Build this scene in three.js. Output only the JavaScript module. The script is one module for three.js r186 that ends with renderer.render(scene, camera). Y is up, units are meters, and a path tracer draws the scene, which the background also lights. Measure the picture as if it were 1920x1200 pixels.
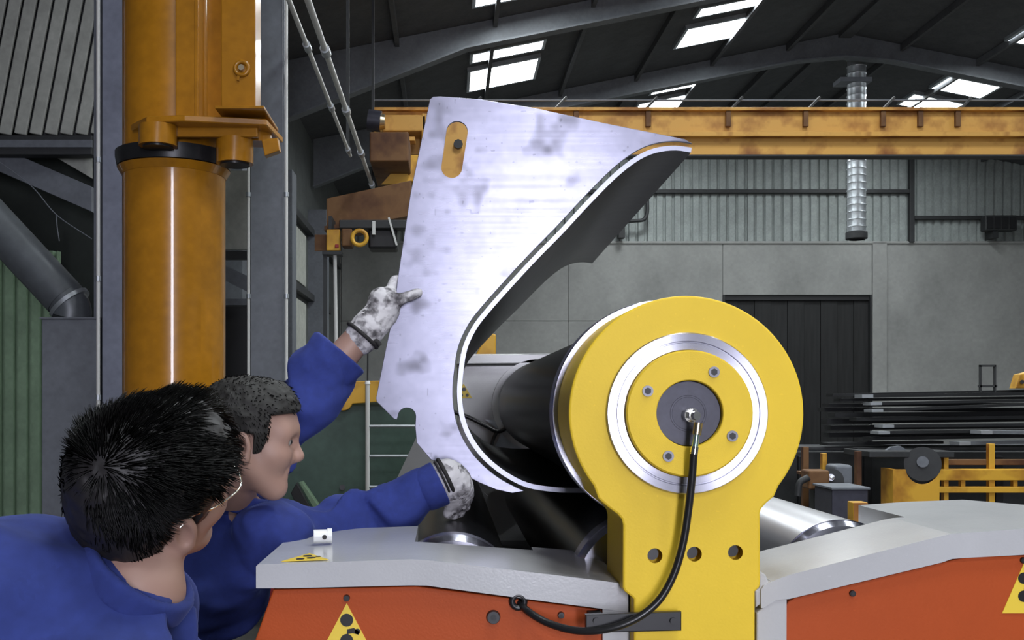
import * as THREE from 'three';
import { RoundedBoxGeometry } from 'three/addons/geometries/RoundedBoxGeometry.js';
import { mergeGeometries, mergeVertices, toCreasedNormals } from 'three/addons/utils/BufferGeometryUtils.js';
import { RectAreaLightUniformsLib } from 'three/addons/lights/RectAreaLightUniformsLib.js';

// ───────────────────────── camera, sky, daylight, exposure ─────────────────────────
const scene = new THREE.Scene();
const EYE = 1.5, F = 1900, CX = 838, CY = 750;                 // eye height; focal length and optical axis on a 1920 x 1200 picture
const camera = new THREE.PerspectiveCamera(2 * Math.atan(600 / F) * 180 / Math.PI, 1920 / 1200, 0.05, 120);
camera.position.set(0, EYE, 0);
camera.lookAt(0, EYE, -10);
camera.setViewOffset(1920, 1200, 960 - CX, 600 - CY, 1920, 1200);
camera.updateProjectionMatrix();
const renderer = new THREE.WebGLRenderer({ antialias: true });
renderer.toneMapping = THREE.LinearToneMapping;
renderer.toneMappingExposure = 1.12;
renderer.shadowMap.enabled = true;
RectAreaLightUniformsLib.init();

scene.background = new THREE.Color().setRGB(0.84, 0.9, 1.0);   // bright overcast sky, seen through the open gate behind the camera
scene.backgroundIntensity = 3;
const GATE = { x0: 0.62, x1: 1.8, h: 5.2, z: 8 };
const gateLight = new THREE.RectAreaLight(new THREE.Color().setRGB(0.87, 0.87, 1.0), 28, GATE.x1 - GATE.x0, GATE.h);
gateLight.position.set((GATE.x0 + GATE.x1) / 2, GATE.h / 2, GATE.z - 0.02);
gateLight.lookAt((GATE.x0 + GATE.x1) / 2, GATE.h / 2, -10);
gateLight.name = 'gate_daylight';
scene.add(gateLight);
const SKYLIGHT = 32;                                           // radiance of the roof panels

// ───────────────────────── helpers ─────────────────────────
let seed = 7;
const rnd = () => { seed |= 0; seed = seed + 0x6D2B79F5 | 0; let t = Math.imul(seed ^ seed >>> 15, 1 | seed); t = t + Math.imul(t ^ t >>> 7, 61 | t) ^ t; return ((t ^ t >>> 14) >>> 0) / 4294967296; };
const rr = (a, b) => a + (b - a) * rnd();
const V = (x, y, z) => new THREE.Vector3(x, y, z);
const at = (px, py, d) => V((px - CX) * d / F, EYE - (py - CY) * d / F, -d);   // place of a point read off the photograph, once its distance is known
const hash = (x, y, z) => { let h = Math.imul(x, 374761393) ^ Math.imul(y, 668265263) ^ Math.imul(z, 2147483647 - 1274126177); h = Math.imul(h ^ h >>> 13, 1274126177); return ((h ^ h >>> 16) >>> 0) / 4294967296; };
function noise3(x, y, z) {
  const xi = Math.floor(x), yi = Math.floor(y), zi = Math.floor(z), s = (t) => t * t * (3 - 2 * t), u = s(x - xi), v = s(y - yi), w = s(z - zi), L = (a, b, t) => a + (b - a) * t;
  const c = (i, j, k) => hash(xi + i, yi + j, zi + k);
  return L(L(L(c(0, 0, 0), c(1, 0, 0), u), L(c(0, 1, 0), c(1, 1, 0), u), v), L(L(c(0, 0, 1), c(1, 0, 1), u), L(c(0, 1, 1), c(1, 1, 1), u), v), w) * 2 - 1;
}
// a tiling texture: f(u, v) gives 0..1 (grey) or [r, g, b] in 0..1
function tex(n, f, srgb, repeat = 1) {
  const d = new Uint8Array(n * n * 4);
  for (let j = 0; j < n; j++) for (let i = 0; i < n; i++) {
    let c = f(i / n, j / n); if (typeof c === 'number') c = [c, c, c];
    for (let k = 0; k < 3; k++) d[(j * n + i) * 4 + k] = Math.max(0, Math.min(255, c[k] * 255));
    d[(j * n + i) * 4 + 3] = 255;
  }
  const t = new THREE.DataTexture(d, n, n); t.magFilter = THREE.LinearFilter; t.minFilter = THREE.LinearMipmapLinearFilter; t.generateMipmaps = true;
  t.wrapS = t.wrapT = THREE.RepeatWrapping; t.repeat.set(repeat, repeat); if (srgb) t.colorSpace = THREE.SRGBColorSpace; t.needsUpdate = true; return t;
}
// tiling value noise
function tn(u, v, f, s = 0, fv = f) {
  const x = u * f, y = v * fv, xi = Math.floor(x), yi = Math.floor(y), q = (t) => t * t * (3 - 2 * t), a = q(x - xi), b = q(y - yi);
  const c = (i, j) => hash(((xi + i) % f + f) % f, ((yi + j) % fv + fv) % fv, s);
  return (c(0, 0) * (1 - a) + c(1, 0) * a) * (1 - b) + (c(0, 1) * (1 - a) + c(1, 1) * a) * b;
}
const fbm = (u, v, f, s, o = 4) => { let t = 0, a = 0.5, n = 0; for (let i = 0; i < o; i++) { t += a * tn(u, v, f << i, s + i); n += a; a *= 0.55; } return t / n; };
const mixc = (a, b, t) => a.map((x, i) => x + (b[i] - x) * t);
const T = {
  concrete: tex(512, (u, v) => { const n = fbm(u, v, 4, 1, 6), m = fbm(u, v, 48, 9, 3), s = tn(u, v, 5, 30, 3); return mixc([0.72, 0.72, 0.71], [1, 1, 0.98], n * 0.75 + m * 0.25 - (s > 0.72 ? 0.25 * (s - 0.72) : 0)); }, true, 0.3),
  mottle: tex(512, (u, v) => { const n = fbm(u, v, 6, 3, 5), m = fbm(u, v, 40, 13, 3); return 0.72 + 0.28 * (n * 0.6 + m * 0.4); }, true, 0.8),
  grainRough: tex(512, (u, v) => 0.6 + 0.4 * (0.5 * tn(u, v, 8, 5, 256) + 0.5 * fbm(u, v, 8, 6, 4)), false, 2),
  plate: tex(1024, (u, v) => {
    const cloud = fbm(u, v, 5, 41, 5), fine = fbm(u, v, 60, 45, 2), dark = fbm(u, v, 14, 51, 3), sp = tn(u, v, 110, 57);
    let t = 0.80 + 0.2 * cloud + 0.07 * (fine - 0.5); if (dark > 0.62) t -= (dark - 0.62) * 1.3; if (sp > 0.94) t -= 0.12; return [t * 0.985, t * 0.985, t];
  }, true, 0.9),
  plateRough: tex(512, (u, v) => { const c = fbm(u, v, 6, 61, 5), s = tn(u, v, 4, 63, 200); return 0.62 + 0.3 * c + 0.12 * s; }, false, 1.1),
  speck: tex(512, (u, v) => { const s = tn(u, v, 150, 71), n = fbm(u, v, 5, 73, 4); return 0.93 + 0.07 * n + (s > 0.965 ? 0.07 : 0); }, true, 1.4),
  orangepeel: tex(256, (u, v) => fbm(u, v, 60, 81, 2), false, 5),
  weave: tex(256, (u, v) => 0.85 + 0.15 * fbm(u, v, 24, 91, 4), true, 3),
  leather: tex(512, (u, v) => { const n = fbm(u, v, 6, 95, 5), b = fbm(u, v, 12, 97, 3); return mixc([1, 1, 1], [0.38, 0.37, 0.38], Math.max(0, Math.min(1, (n - 0.48) * 3.2 + (b - 0.5)))); }, true, 6),
  scale: tex(512, (u, v) => { const n = fbm(u, v, 5, 101, 5), s = tn(u, v, 3, 105, 40); return 0.55 + 0.45 * (0.6 * n + 0.4 * s); }, true, 1.2),
  rust: tex(256, (u, v) => { const n = fbm(u, v, 5, 111, 5); return mixc([1, 1, 1], [0.62, 0.5, 0.42], Math.max(0, Math.min(1, (n - 0.45) * 3))); }, true, 0.6),
  strip: tex(256, (u, v) => 0.7 + 0.3 * tn(u, v, 48, 121, 4), true, 0.5),
};
const lin = (r, g, b) => new THREE.Color().setRGB(r, g, b);
const mat = (o) => new THREE.MeshPhysicalMaterial({ roughness: 0.6, metalness: 0, side: THREE.DoubleSide, ...o });
const M = {
  concrete: mat({ color: lin(0.40, 0.405, 0.41), map: T.concrete, roughness: 0.9 }),
  floor: mat({ color: lin(0.16, 0.155, 0.145), map: T.concrete, roughness: 0.65 }),
  cladding: mat({ color: lin(0.40, 0.44, 0.43), map: T.mottle, roughness: 0.6 }),
  claddingOld: mat({ color: lin(0.52, 0.53, 0.48), map: T.mottle, roughness: 0.7 }),
  roof: mat({ color: lin(0.105, 0.11, 0.12), map: T.mottle, roughness: 0.85 }),
  rafter: mat({ color: lin(0.17, 0.185, 0.205), map: T.mottle, roughness: 0.6 }),
  darkSteel: mat({ color: lin(0.035, 0.037, 0.04), map: T.mottle, roughness: 0.6 }),
  black: mat({ color: lin(0.012, 0.012, 0.014), roughness: 0.5 }),
  doorDark: mat({ color: lin(0.014, 0.0145, 0.0155), map: T.strip, roughness: 0.7 }),
  greenSheet: mat({ color: lin(0.22, 0.33, 0.21), map: T.mottle, roughness: 0.6 }),
  darkGreen: mat({ color: lin(0.02, 0.026, 0.022), map: T.mottle, roughness: 0.8 }),
  greenPaint: mat({ color: lin(0.075, 0.13, 0.105), map: T.mottle, roughness: 0.5 }),
  postBlue: mat({ color: lin(0.25, 0.27, 0.35), map: T.mottle, roughness: 0.5 }),
  postGrey: mat({ color: lin(0.185, 0.2, 0.23), map: T.mottle, roughness: 0.55 }),
  wallGrey: mat({ color: lin(0.11, 0.12, 0.118), map: T.mottle, roughness: 0.8 }),
  zinc: mat({ color: lin(0.62, 0.66, 0.7), metalness: 0.7, roughness: 0.4, map: T.mottle }),
  ductGrey: mat({ color: lin(0.14, 0.155, 0.17), metalness: 0.2, roughness: 0.4, map: T.mottle }),
  pipe: mat({ color: lin(0.6, 0.6, 0.58), roughness: 0.45 }),
  craneOrange: mat({ color: lin(0.5, 0.21, 0.012), map: T.mottle, roughness: 0.3, clearcoat: 0.6, clearcoatRoughness: 0.07, specularIntensity: 0.5 }),
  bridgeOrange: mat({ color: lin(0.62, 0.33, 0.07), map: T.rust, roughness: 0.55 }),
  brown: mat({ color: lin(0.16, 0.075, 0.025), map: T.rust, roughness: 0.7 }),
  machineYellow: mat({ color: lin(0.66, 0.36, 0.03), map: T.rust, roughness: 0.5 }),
  yellow: mat({ color: lin(0.88, 0.60, 0.04), map: T.speck, roughness: 0.48, specularIntensity: 0.45, bumpMap: T.orangepeel, bumpScale: 0.00015 }),
  white: mat({ color: lin(0.53, 0.53, 0.545), map: T.speck, roughness: 0.17, specularIntensity: 0.7, bumpMap: T.orangepeel, bumpScale: 0.0001 }),
  orange: mat({ color: lin(0.46, 0.078, 0.016), map: T.speck, roughness: 0.5, specularIntensity: 0.4, bumpMap: T.orangepeel, bumpScale: 0.00015 }),
  steelTurned: mat({ color: lin(0.5, 0.5, 0.58), metalness: 1, roughness: 0.25, anisotropy: 0.9, anisotropyRotation: Math.PI / 2 }),
  steel: mat({ color: lin(0.68, 0.69, 0.74), metalness: 1, roughness: 0.32 }),
  rollBlack: mat({ color: lin(0.018, 0.018, 0.021), metalness: 0, roughness: 0.28, map: T.scale }),
  rollSteel: mat({ color: lin(0.6, 0.6, 0.63), metalness: 0.9, roughness: 0.33 }),
  sheetScale: mat({ color: lin(0.04, 0.041, 0.046), map: T.scale, roughness: 0.5 }),
  cutEdge: mat({ color: lin(0.4, 0.41, 0.5), metalness: 0.4, roughness: 0.35 }),
  plate: mat({ color: lin(0.29, 0.29, 0.365), map: T.plate, metalness: 0.5, roughness: 0.36, roughnessMap: T.plateRough }),
  chrome: mat({ color: lin(0.85, 0.84, 0.8), metalness: 1, roughness: 0.15 }),
  brass: mat({ color: lin(0.62, 0.52, 0.36), metalness: 1, roughness: 0.3 }),
  discBlue: mat({ color: lin(0.06, 0.06, 0.085), metalness: 0.3, roughness: 0.45, map: T.mottle }),
  rubber: mat({ color: lin(0.012, 0.012, 0.013), roughness: 0.3 }),
  boltBlack: mat({ color: lin(0.02, 0.02, 0.022), roughness: 0.35, metalness: 0.3 }),
  stickerYellow: mat({ color: lin(0.82, 0.58, 0.05), roughness: 0.4 }),
  plastic: mat({ color: lin(0.85, 0.85, 0.85), roughness: 0.35 }),
  cloth: mat({ color: lin(0.024, 0.041, 0.205), map: T.weave, roughness: 0.95, sheen: 0.4, sheenRoughness: 0.6, sheenColor: lin(0.2, 0.3, 0.8) }),
  cloth2: mat({ color: lin(0.025, 0.043, 0.235), map: T.weave, roughness: 0.92, sheen: 0.3, sheenRoughness: 0.6, sheenColor: lin(0.2, 0.3, 0.8) }),
  trousers: mat({ color: lin(0.012, 0.016, 0.04), roughness: 0.95 }),
  skin: mat({ color: lin(0.35, 0.21, 0.165), roughness: 0.5 }),
  hair: mat({ color: lin(0.014, 0.0125, 0.0135), roughness: 0.52 }),
  hairBrown: mat({ color: lin(0.014, 0.0125, 0.011), roughness: 0.7 }),
  glove: mat({ color: lin(0.62, 0.6, 0.62), map: T.leather, roughness: 0.85 }),
  trim: mat({ color: lin(0.02, 0.018, 0.018), roughness: 0.8 }),
  eyeWhite: mat({ color: lin(0.32, 0.29, 0.27), roughness: 0.2 }),
  screw: mat({ color: lin(0.16, 0.16, 0.18), metalness: 0.5, roughness: 0.4 }),
  red: mat({ color: lin(0.3, 0.02, 0.02), roughness: 0.5 }),
  skyPanel: mat({ color: lin(0.7, 0.72, 0.74), roughness: 0.7, emissive: lin(0.95, 1, 1), emissiveIntensity: 4 }),
  asphalt: mat({ color: lin(0.12, 0.12, 0.12), map: T.concrete, roughness: 0.9 }),
  bar: mat({ color: lin(0.03, 0.031, 0.034), map: T.scale, roughness: 0.45, metalness: 0.2 }),
  barEnd: mat({ color: lin(0.45, 0.47, 0.5), metalness: 0.6, roughness: 0.4 }),
};
// uv in metres from the dominant direction of each face
function metreUV(g) {
  g = g.index ? g.toNonIndexed() : g;
  const p = g.attributes.position, n = new Float32Array(p.count * 2), a = V(0, 0, 0), b = V(0, 0, 0), c = V(0, 0, 0);
  for (let i = 0; i < p.count; i += 3) {
    a.fromBufferAttribute(p, i); b.fromBufferAttribute(p, i + 1).sub(a); c.fromBufferAttribute(p, i + 2).sub(a); b.cross(c);
    const x = Math.abs(b.x), y = Math.abs(b.y), z = Math.abs(b.z);
    for (let k = i; k < i + 3; k++) { const q = [p.getX(k), p.getY(k), p.getZ(k)], uv = x >= y && x >= z ? [q[2], q[1]] : y >= z ? [q[0], q[2]] : [q[0], q[1]]; n[k * 2] = uv[0]; n[k * 2 + 1] = uv[1]; }
  }
  g.setAttribute('uv', new THREE.BufferAttribute(n, 2)); return g;
}
const names = new Map();
const numbered = (n) => { const k = names.get(n) ?? 0; names.set(n, k + 1); return k ? `${n}_${String(k).padStart(3, '0')}` : n; };
function clean(g) { for (const k of Object.keys(g.attributes)) if (!['position', 'normal', 'uv'].includes(k)) g.deleteAttribute(k); if (!g.attributes.normal) g.computeVertexNormals(); return g; }
function join(gs) { return mergeGeometries(gs.map((g) => metreUV(clean(g)))); }
function part(name, g, m, parent, keepUV) {
  let geo = Array.isArray(g) ? join(g) : keepUV ? g : metreUV(clean(g));
  const o = new THREE.Mesh(geo, m); o.name = name; o.castShadow = o.receiveShadow = true; parent.add(o); return o;
}
function thing(name, label, category, group) {
  const o = new THREE.Group(); o.name = numbered(name); o.userData = { label, category }; if (group) o.userData.group = group; scene.add(o); return o;
}
function structure(name) { const o = new THREE.Group(); o.name = name; o.userData = { kind: 'structure' }; scene.add(o); return o; }
function settle(o) {                                           // move a group's origin to the thing's base
  o.updateMatrixWorld(true); const b = new THREE.Box3().setFromObject(o), c = V((b.min.x + b.max.x) / 2, b.min.y, (b.min.z + b.max.z) / 2).sub(o.position);
  for (const k of o.children) k.position.sub(c); o.position.add(c); return o;
}
function box(x0, x1, y0, y1, z0, z1, r = 0) {
  const w = Math.abs(x1 - x0), h = Math.abs(y1 - y0), d = Math.abs(z1 - z0), g = r ? new RoundedBoxGeometry(w, h, d, 2, Math.min(r, w / 2.1, h / 2.1, d / 2.1)) : new THREE.BoxGeometry(w, h, d);
  return g.translate((x0 + x1) / 2, (y0 + y1) / 2, (z0 + z1) / 2);
}
// a box whose front face fills the picture rectangle at distance d and which is t deep
function pbox(x0, y0, x1, y1, d, t, r = 0) { const a = at(x0, y1, d), b = at(x1, y0, d); return box(a.x, b.x, a.y, b.y, -d, -d - t, r); }
function cyl(a, b, ra, rb = ra, seg = 32, open = false) {
  const d = b.clone().sub(a), g = new THREE.CylinderGeometry(rb, ra, d.length(), seg, 1, open);
  g.applyQuaternion(new THREE.Quaternion().setFromUnitVectors(V(0, 1, 0), d.normalize())); const m = a.clone().add(b).multiplyScalar(0.5); return g.translate(m.x, m.y, m.z);
}
function beam(a, b, w, h) {                                    // a square bar between two points
  const d = b.clone().sub(a), len = d.length(), g = new THREE.BoxGeometry(w, h, len), o = new THREE.Object3D(); o.position.copy(a.clone().add(b).multiplyScalar(0.5)); o.lookAt(b); o.updateMatrix(); return g.applyMatrix4(o.matrix);
}
function tube(pts, r, seg = 64, rad = 10) { return new THREE.TubeGeometry(new THREE.CatmullRomCurve3(pts), seg, r, rad); }
function shapeAt(pts, d, holes = []) {                         // picture outline at distance d -> Shape in metres
  const toV = (p) => { const q = at(p[0], p[1], d); return new THREE.Vector2(q.x, q.y); };
  const s = new THREE.Shape(pts.map(toV)); for (const h of holes) s.holes.push(new THREE.Path(h.map(toV))); return s;
}
function slab(pts, d0, t, holes = [], bevel = 0) {
  const g = new THREE.ExtrudeGeometry(shapeAt(pts, d0, holes), { depth: t - 2 * bevel, bevelEnabled: bevel > 0, bevelThickness: bevel, bevelSize: bevel, bevelOffset: -bevel, bevelSegments: 2, curveSegments: 12 });
  return g.translate(0, 0, -d0 - t + bevel);
}
const arc = (cx, cy, r, a0, a1, n = 24) => Array.from({ length: n + 1 }, (_, i) => { const a = (a0 + (a1 - a0) * i / n) * Math.PI / 180; return [cx + r * Math.cos(a), cy + r * Math.sin(a)]; });   // picture degrees, y down
const circle = (cx, cy, r, n = 40) => arc(cx, cy, r, 0, 360 * (1 - 1 / n), n - 1);
// a turned body round an axis along z: profile [[radius, z from front backwards]...]; u runs round the axis
function turned(c, prof, seg = 96) { const g = new THREE.LatheGeometry(prof.map(([r, z]) => new THREE.Vector2(r, z)), seg); g.rotateX(-Math.PI / 2); return g.translate(c.x, c.y, c.z); }
const crease = (g, a = 0.6) => toCreasedNormals(g, a);
// corrugated sheet: width along x, ribs upright, folded profile
function corrugated(w, h, pitch, depth) {
  const n = Math.round(w / pitch), p = [];
  for (let i = 0; i < n; i++) { const x = -w / 2 + i * w / n, q = w / n; p.push([x, 0], [x + q * 0.62, 0], [x + q * 0.72, -depth], [x + q * 0.9, -depth]); } p.push([w / 2, 0]);
  const pos = []; for (let i = 0; i + 1 < p.length; i++) { const [a, za] = p[i], [b, zb] = p[i + 1]; pos.push(a, 0, za, b, 0, zb, b, h, zb, a, 0, za, b, h, zb, a, h, za); }
  const g = new THREE.BufferGeometry(); g.setAttribute('position', new THREE.Float32BufferAttribute(pos, 3)); g.computeVertexNormals(); return g;
}

// ───────────────────────── the hall ─────────────────────────
const HALL = { left: -6, right: 16.2, back: -24.2, front: GATE.z, ridgeX: 7.45, ridgeY: 8.38, slope: 0.2 };
const roofY = (x) => HALL.ridgeY - HALL.slope * Math.abs(HALL.ridgeX - x);
{
  const f = structure('floor'); part('slab', box(HALL.left - 0.3, HALL.right + 0.3, -0.2, 0, HALL.back - 0.3, HALL.front + 0.3), M.floor, f);
  const g = structure('ground'); part('apron', box(-20, 24, -0.25, -0.02, HALL.front + 0.31, HALL.front + 30), M.asphalt, g);
  // far wall: concrete panels with open joints, sheet cladding above
  const w = structure('wall_far'), d = -HALL.back, colsPx = [300, 640, 905, 1066, 1355], rightPx = [1635, 1662, 1930, 2200], top = at(0, 455, d).y, mid = at(0, 602, d).y, doorTop = at(0, 553, d).y;
  const X = (px) => at(px, 0, d).x, gap = 0.004, z0 = HALL.back, z1 = HALL.back - 0.22;
  const xs = [HALL.left - 0.2, ...colsPx.map(X).filter((x) => x > HALL.left)];
  for (let i = 0; i + 1 < xs.length; i++) { part('panel', box(xs[i] + gap, xs[i + 1] - gap, mid + gap, top, z0 + rr(0, 0.02), z1, 0.01), M.concrete, w); part('panel', box(xs[i] + gap, xs[i + 1] - gap, 0, mid - gap, z0 + rr(0, 0.02), z1, 0.01), M.concrete, w); }
  const xr = [...rightPx.map(X), HALL.right + 0.2];
  for (let i = 0; i + 1 < xr.length; i++) part('panel', box(xr[i] + (i ? gap : 0), xr[i + 1] - gap, 0, top, z0 + (i ? rr(0, 0.015) : 0.05), z1, 0.01), M.concrete, w);
  part('panel', box(X(1355) + gap, X(1635) - gap, doorTop, top, z0 + 0.01, z1, 0.01), M.concrete, w);
  part('backing', box(HALL.left - 0.2, HALL.right + 0.2, 0, 9, z1 - 0.02, z1 - 0.12), M.darkSteel, w);
  const sh = (x0, x1, y0, y1, z) => part('cladding_sheet', corrugated(x1 - x0, y1 - y0, 0.215, 0.05).translate((x0 + x1) / 2, y0, z), M.cladding, w);
  const sx = [HALL.left, X(640), X(905), X(1215), X(1402), X(1590), X(1704), X(1920), HALL.right];
  for (let i = 0; i + 1 < sx.length; i++) { const m = at(0, i < 6 ? 360 : 408, d).y; sh(sx[i] + 0.004, sx[i + 1] - 0.004, m, 8.4, z0 - 0.03); sh(sx[i] + 0.004, sx[i + 1] - 0.004, top, m - 0.03, z0 - 0.015); }
  const rail = (a, b, py) => part('cladding_rail', box(X(a), X(b), at(0, py + 3.5, d).y, at(0, py - 3.5, d).y, z0 - 0.01, z0 + 0.1, 0.01), M.darkSteel, w);
  rail(1100, 1704, 360); rail(1712, 1930, 409); rail(1930, 2200, 409);
  part('cladding_post', box(X(1702), X(1711), top, at(0, 292, d).y + 1, z0 - 0.01, z0 + 0.12, 0.01), M.darkSteel, w);
  part('ledge', box(HALL.left, HALL.right, top - 0.03, top + 0.03, z0 - 0.05, z0 + 0.05, 0.01), M.concrete, w);
  // dark hanging-strip door
  const dr = structure('door_1'); const n = 9, x0 = X(1355), x1 = X(1635);
  for (let i = 0; i < n; i++) part('strip', box(x0 + (x1 - x0) * i / n + 0.004, x0 + (x1 - x0) * (i + 1) / n - 0.004, 0.02, doorTop - 0.05, z0 - 0.1 - 0.02 * (i % 2), z0 - 0.13 - 0.02 * (i % 2)), M.doorDark, dr);
  part('header', box(x0, x1, doorTop - 0.12, doorTop, z0 - 0.04, z0 - 0.14), M.black, dr);
  part('frame', [box(x0, x0 + 0.05, 0, doorTop, z0 + 0.02, z0 - 0.1), box(x1 - 0.05, x1, 0, doorTop, z0 + 0.02, z0 - 0.1)], M.darkSteel, dr);
  // side walls, rear wall with the open gate
  const wl = structure('wall_left'); part('wall_sheet', box(HALL.left - 0.2, HALL.left, 0, 6, HALL.front, -8), M.wallGrey, wl);
  part('wall_sheet', box(-2.75, -2.55, 0, 6.42, -8, HALL.back), M.wallGrey, wl);
  part('partition', box(HALL.left, -2.55, 0, 6, -8.05, -8.25), M.darkGreen, wl);
  for (const [z, a, b] of [[-8.9, 0.25, 3.2], [-11.2, 0.3, 4.4], [-14.5, 0.35, 4.8], [-18.6, 0.35, 5]]) part('pilaster', box(-2.56, -2.56 + a, 0, b, z, z - 0.4, 0.01), M.postGrey, wl);
  for (const [y, z, l] of [[1.9, -9.3, 8], [3.3, -9.3, 12], [4.5, -9.3, 14]]) part('wall_rail', box(-2.55, -2.43, y, y + 0.12, z, z - l), M.darkSteel, wl);
  for (const [y0, y1, z0b, z1b] of [[1.95, 3.1, -9.5, -11], [3.5, 4.3, -9.4, -11.1], [3.5, 4.3, -11.8, -14.2], [2.1, 3.2, -12, -14], [0.2, 1.8, -12, -14.3], [2.1, 3.2, -15, -18], [0.2, 1.8, -15, -18], [3.5, 4.4, -15, -18]]) part('infill_panel', box(-2.56, -2.5, y0, y1, z0b, z1b, 0.01), M.claddingOld, wl);
  const wr = structure('wall_right'); part('wall_sheet', box(HALL.right, HALL.right + 0.2, 0, 6.65, HALL.front, HALL.back), M.cladding, wr);
  const wb = structure('wall_rear');
  part('wall_sheet', box(HALL.left, GATE.x0, 0, 9, GATE.z, GATE.z + 0.2), M.wallGrey, wb); part('wall_sheet', box(GATE.x1, HALL.right, 0, 9, GATE.z, GATE.z + 0.2), M.wallGrey, wb); part('wall_sheet', box(GATE.x0, GATE.x1, GATE.h, 9, GATE.z, GATE.z + 0.2), M.wallGrey, wb);
  const d2 = structure('door_2'); part('frame', [box(GATE.x0 - 0.08, GATE.x0, 0, GATE.h, GATE.z - 0.06, GATE.z + 0.22), box(GATE.x1, GATE.x1 + 0.08, 0, GATE.h, GATE.z - 0.06, GATE.z + 0.22), box(GATE.x0, GATE.x1, GATE.h, GATE.h + 0.08, GATE.z - 0.06, GATE.z + 0.22)], M.postGrey, d2);
  // roof: sheet, purlins and tapered portal rafters
  const c = structure('ceiling'), L = HALL.front - HALL.back + 0.4, zc = (HALL.front + HALL.back) / 2;
  for (const s of [-1, 1]) {
    const xe = s < 0 ? HALL.left - 0.3 : HALL.right + 0.3, w2 = Math.abs(xe - HALL.ridgeX), a = Math.atan(HALL.slope), g = new THREE.BoxGeometry(w2 / Math.cos(a), 0.1, L);
    g.rotateZ(-s * a).translate((xe + HALL.ridgeX) / 2, (roofY(xe) + HALL.ridgeY) / 2 + 0.055, zc); part('roof_sheet', g, M.roof, c);
    for (let k = 1; k < 7; k++) { const x = HALL.ridgeX + s * (k * 1.42 - 0.35), y = roofY(x); part('purlin', box(x - 0.03, x + 0.03, y - 0.13, y - 0.005, HALL.front, HALL.back), M.roof, c); }
    for (const z of [-19, -14.7, -10.4, -6.1, -1.8, 2.5]) {
      const xo = s < 0 ? -2.5 : HALL.right, sh2 = new THREE.Shape(); const hp = [[HALL.ridgeX, 0.0], [xo, 0.0], [xo, 0.9], [HALL.ridgeX + (xo - HALL.ridgeX) * 0.72, 0.36], [HALL.ridgeX + s * 0.9, 0.36], [HALL.ridgeX, 0.46]];
      hp.forEach(([x, dn], i) => sh2[i ? 'lineTo' : 'moveTo'](x, roofY(x) - 0.005 - dn)); const web = new THREE.ExtrudeGeometry(sh2, { depth: 0.03, bevelEnabled: false }).translate(0, 0, z - 0.015);
      const rf = part('rafter', web, M.rafter, c), fl = [];
      for (let i = 2; i + 1 < hp.length; i++) { const p = V(hp[i][0], roofY(hp[i][0]) - hp[i][1], z), q = V(hp[i + 1][0], roofY(hp[i + 1][0]) - hp[i + 1][1], z); fl.push(beam(p, q, 0.2, 0.025)); }
      part('flange', fl, M.rafter, rf);
    }
  }
  part('ridge_cap', box(HALL.ridgeX - 0.12, HALL.ridgeX + 0.12, HALL.ridgeY - 0.1, HALL.ridgeY - 0.0, HALL.front, HALL.back), M.roof, c);
}
// roof lights: glowing sheets in the slopes with an area light just below each
{
  let k = 0;
  const spots = [];
  for (const z of [-12.9, -8.6, -4.3, 0, 4.3]) spots.push([0.38, 1.47, z, z - 1.03], [4.0, 5.0, z, z - 1.03], [9.9, 10.9, z, z - 1.03]);
  spots.push([0.4, 1.5, -15.88, -16.25], [0.38, 1.49, -16.7, -17.75], [3.98, 4.98, -15.88, -16.22], [3.98, 4.98, -16.75, -17.65], [9.9, 10.9, -15.88, -16.22], [9.9, 10.9, -17.1, -17.85],
    [4.1, 4.95, -20.1, -20.4], [3.98, 4.95, -21.0, -22.0], [9.87, 10.85, -19.88, -20.6], [9.75, 10.75, -21.1, -21.8]);
  for (const [x0, x1, z0, z1] of spots) {
    const w = structure('window_' + ++k), xm = (x0 + x1) / 2, zm = (z0 + z1) / 2, ym = roofY(xm), s = xm < HALL.ridgeX ? 1 : -1, a = s * Math.atan(HALL.slope), lx = (x1 - x0) / Math.cos(a), lz = z0 - z1;
    const put = (g) => g.rotateZ(a).translate(xm, ym, zm);
    part('pane', put(new THREE.BoxGeometry(lx, 0.02, lz).translate(0, -0.012, 0)), M.skyPanel, w);
    const t = 0.05; part('frame', [[-lx / 2 - t / 2, 0, t, lz + 2 * t], [lx / 2 + t / 2, 0, t, lz + 2 * t], [0, -lz / 2 - t / 2, lx, t], [0, lz / 2 + t / 2, lx, t]].map(([x, z, u, v]) => put(new THREE.BoxGeometry(u, 0.07, v).translate(x, -0.03, z))), M.zinc, w);
    const l = new THREE.RectAreaLight(lin(0.92, 0.98, 1), SKYLIGHT, lx, lz); l.name = 'roof_daylight'; const nrm = V(-Math.sin(-a), -Math.cos(a), 0); l.position.set(xm, ym, zm).addScaledVector(nrm, 0.035);
    l.up.set(0, 0, 1); l.lookAt(l.position.clone().add(nrm)); scene.add(l);
  }
}
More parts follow.
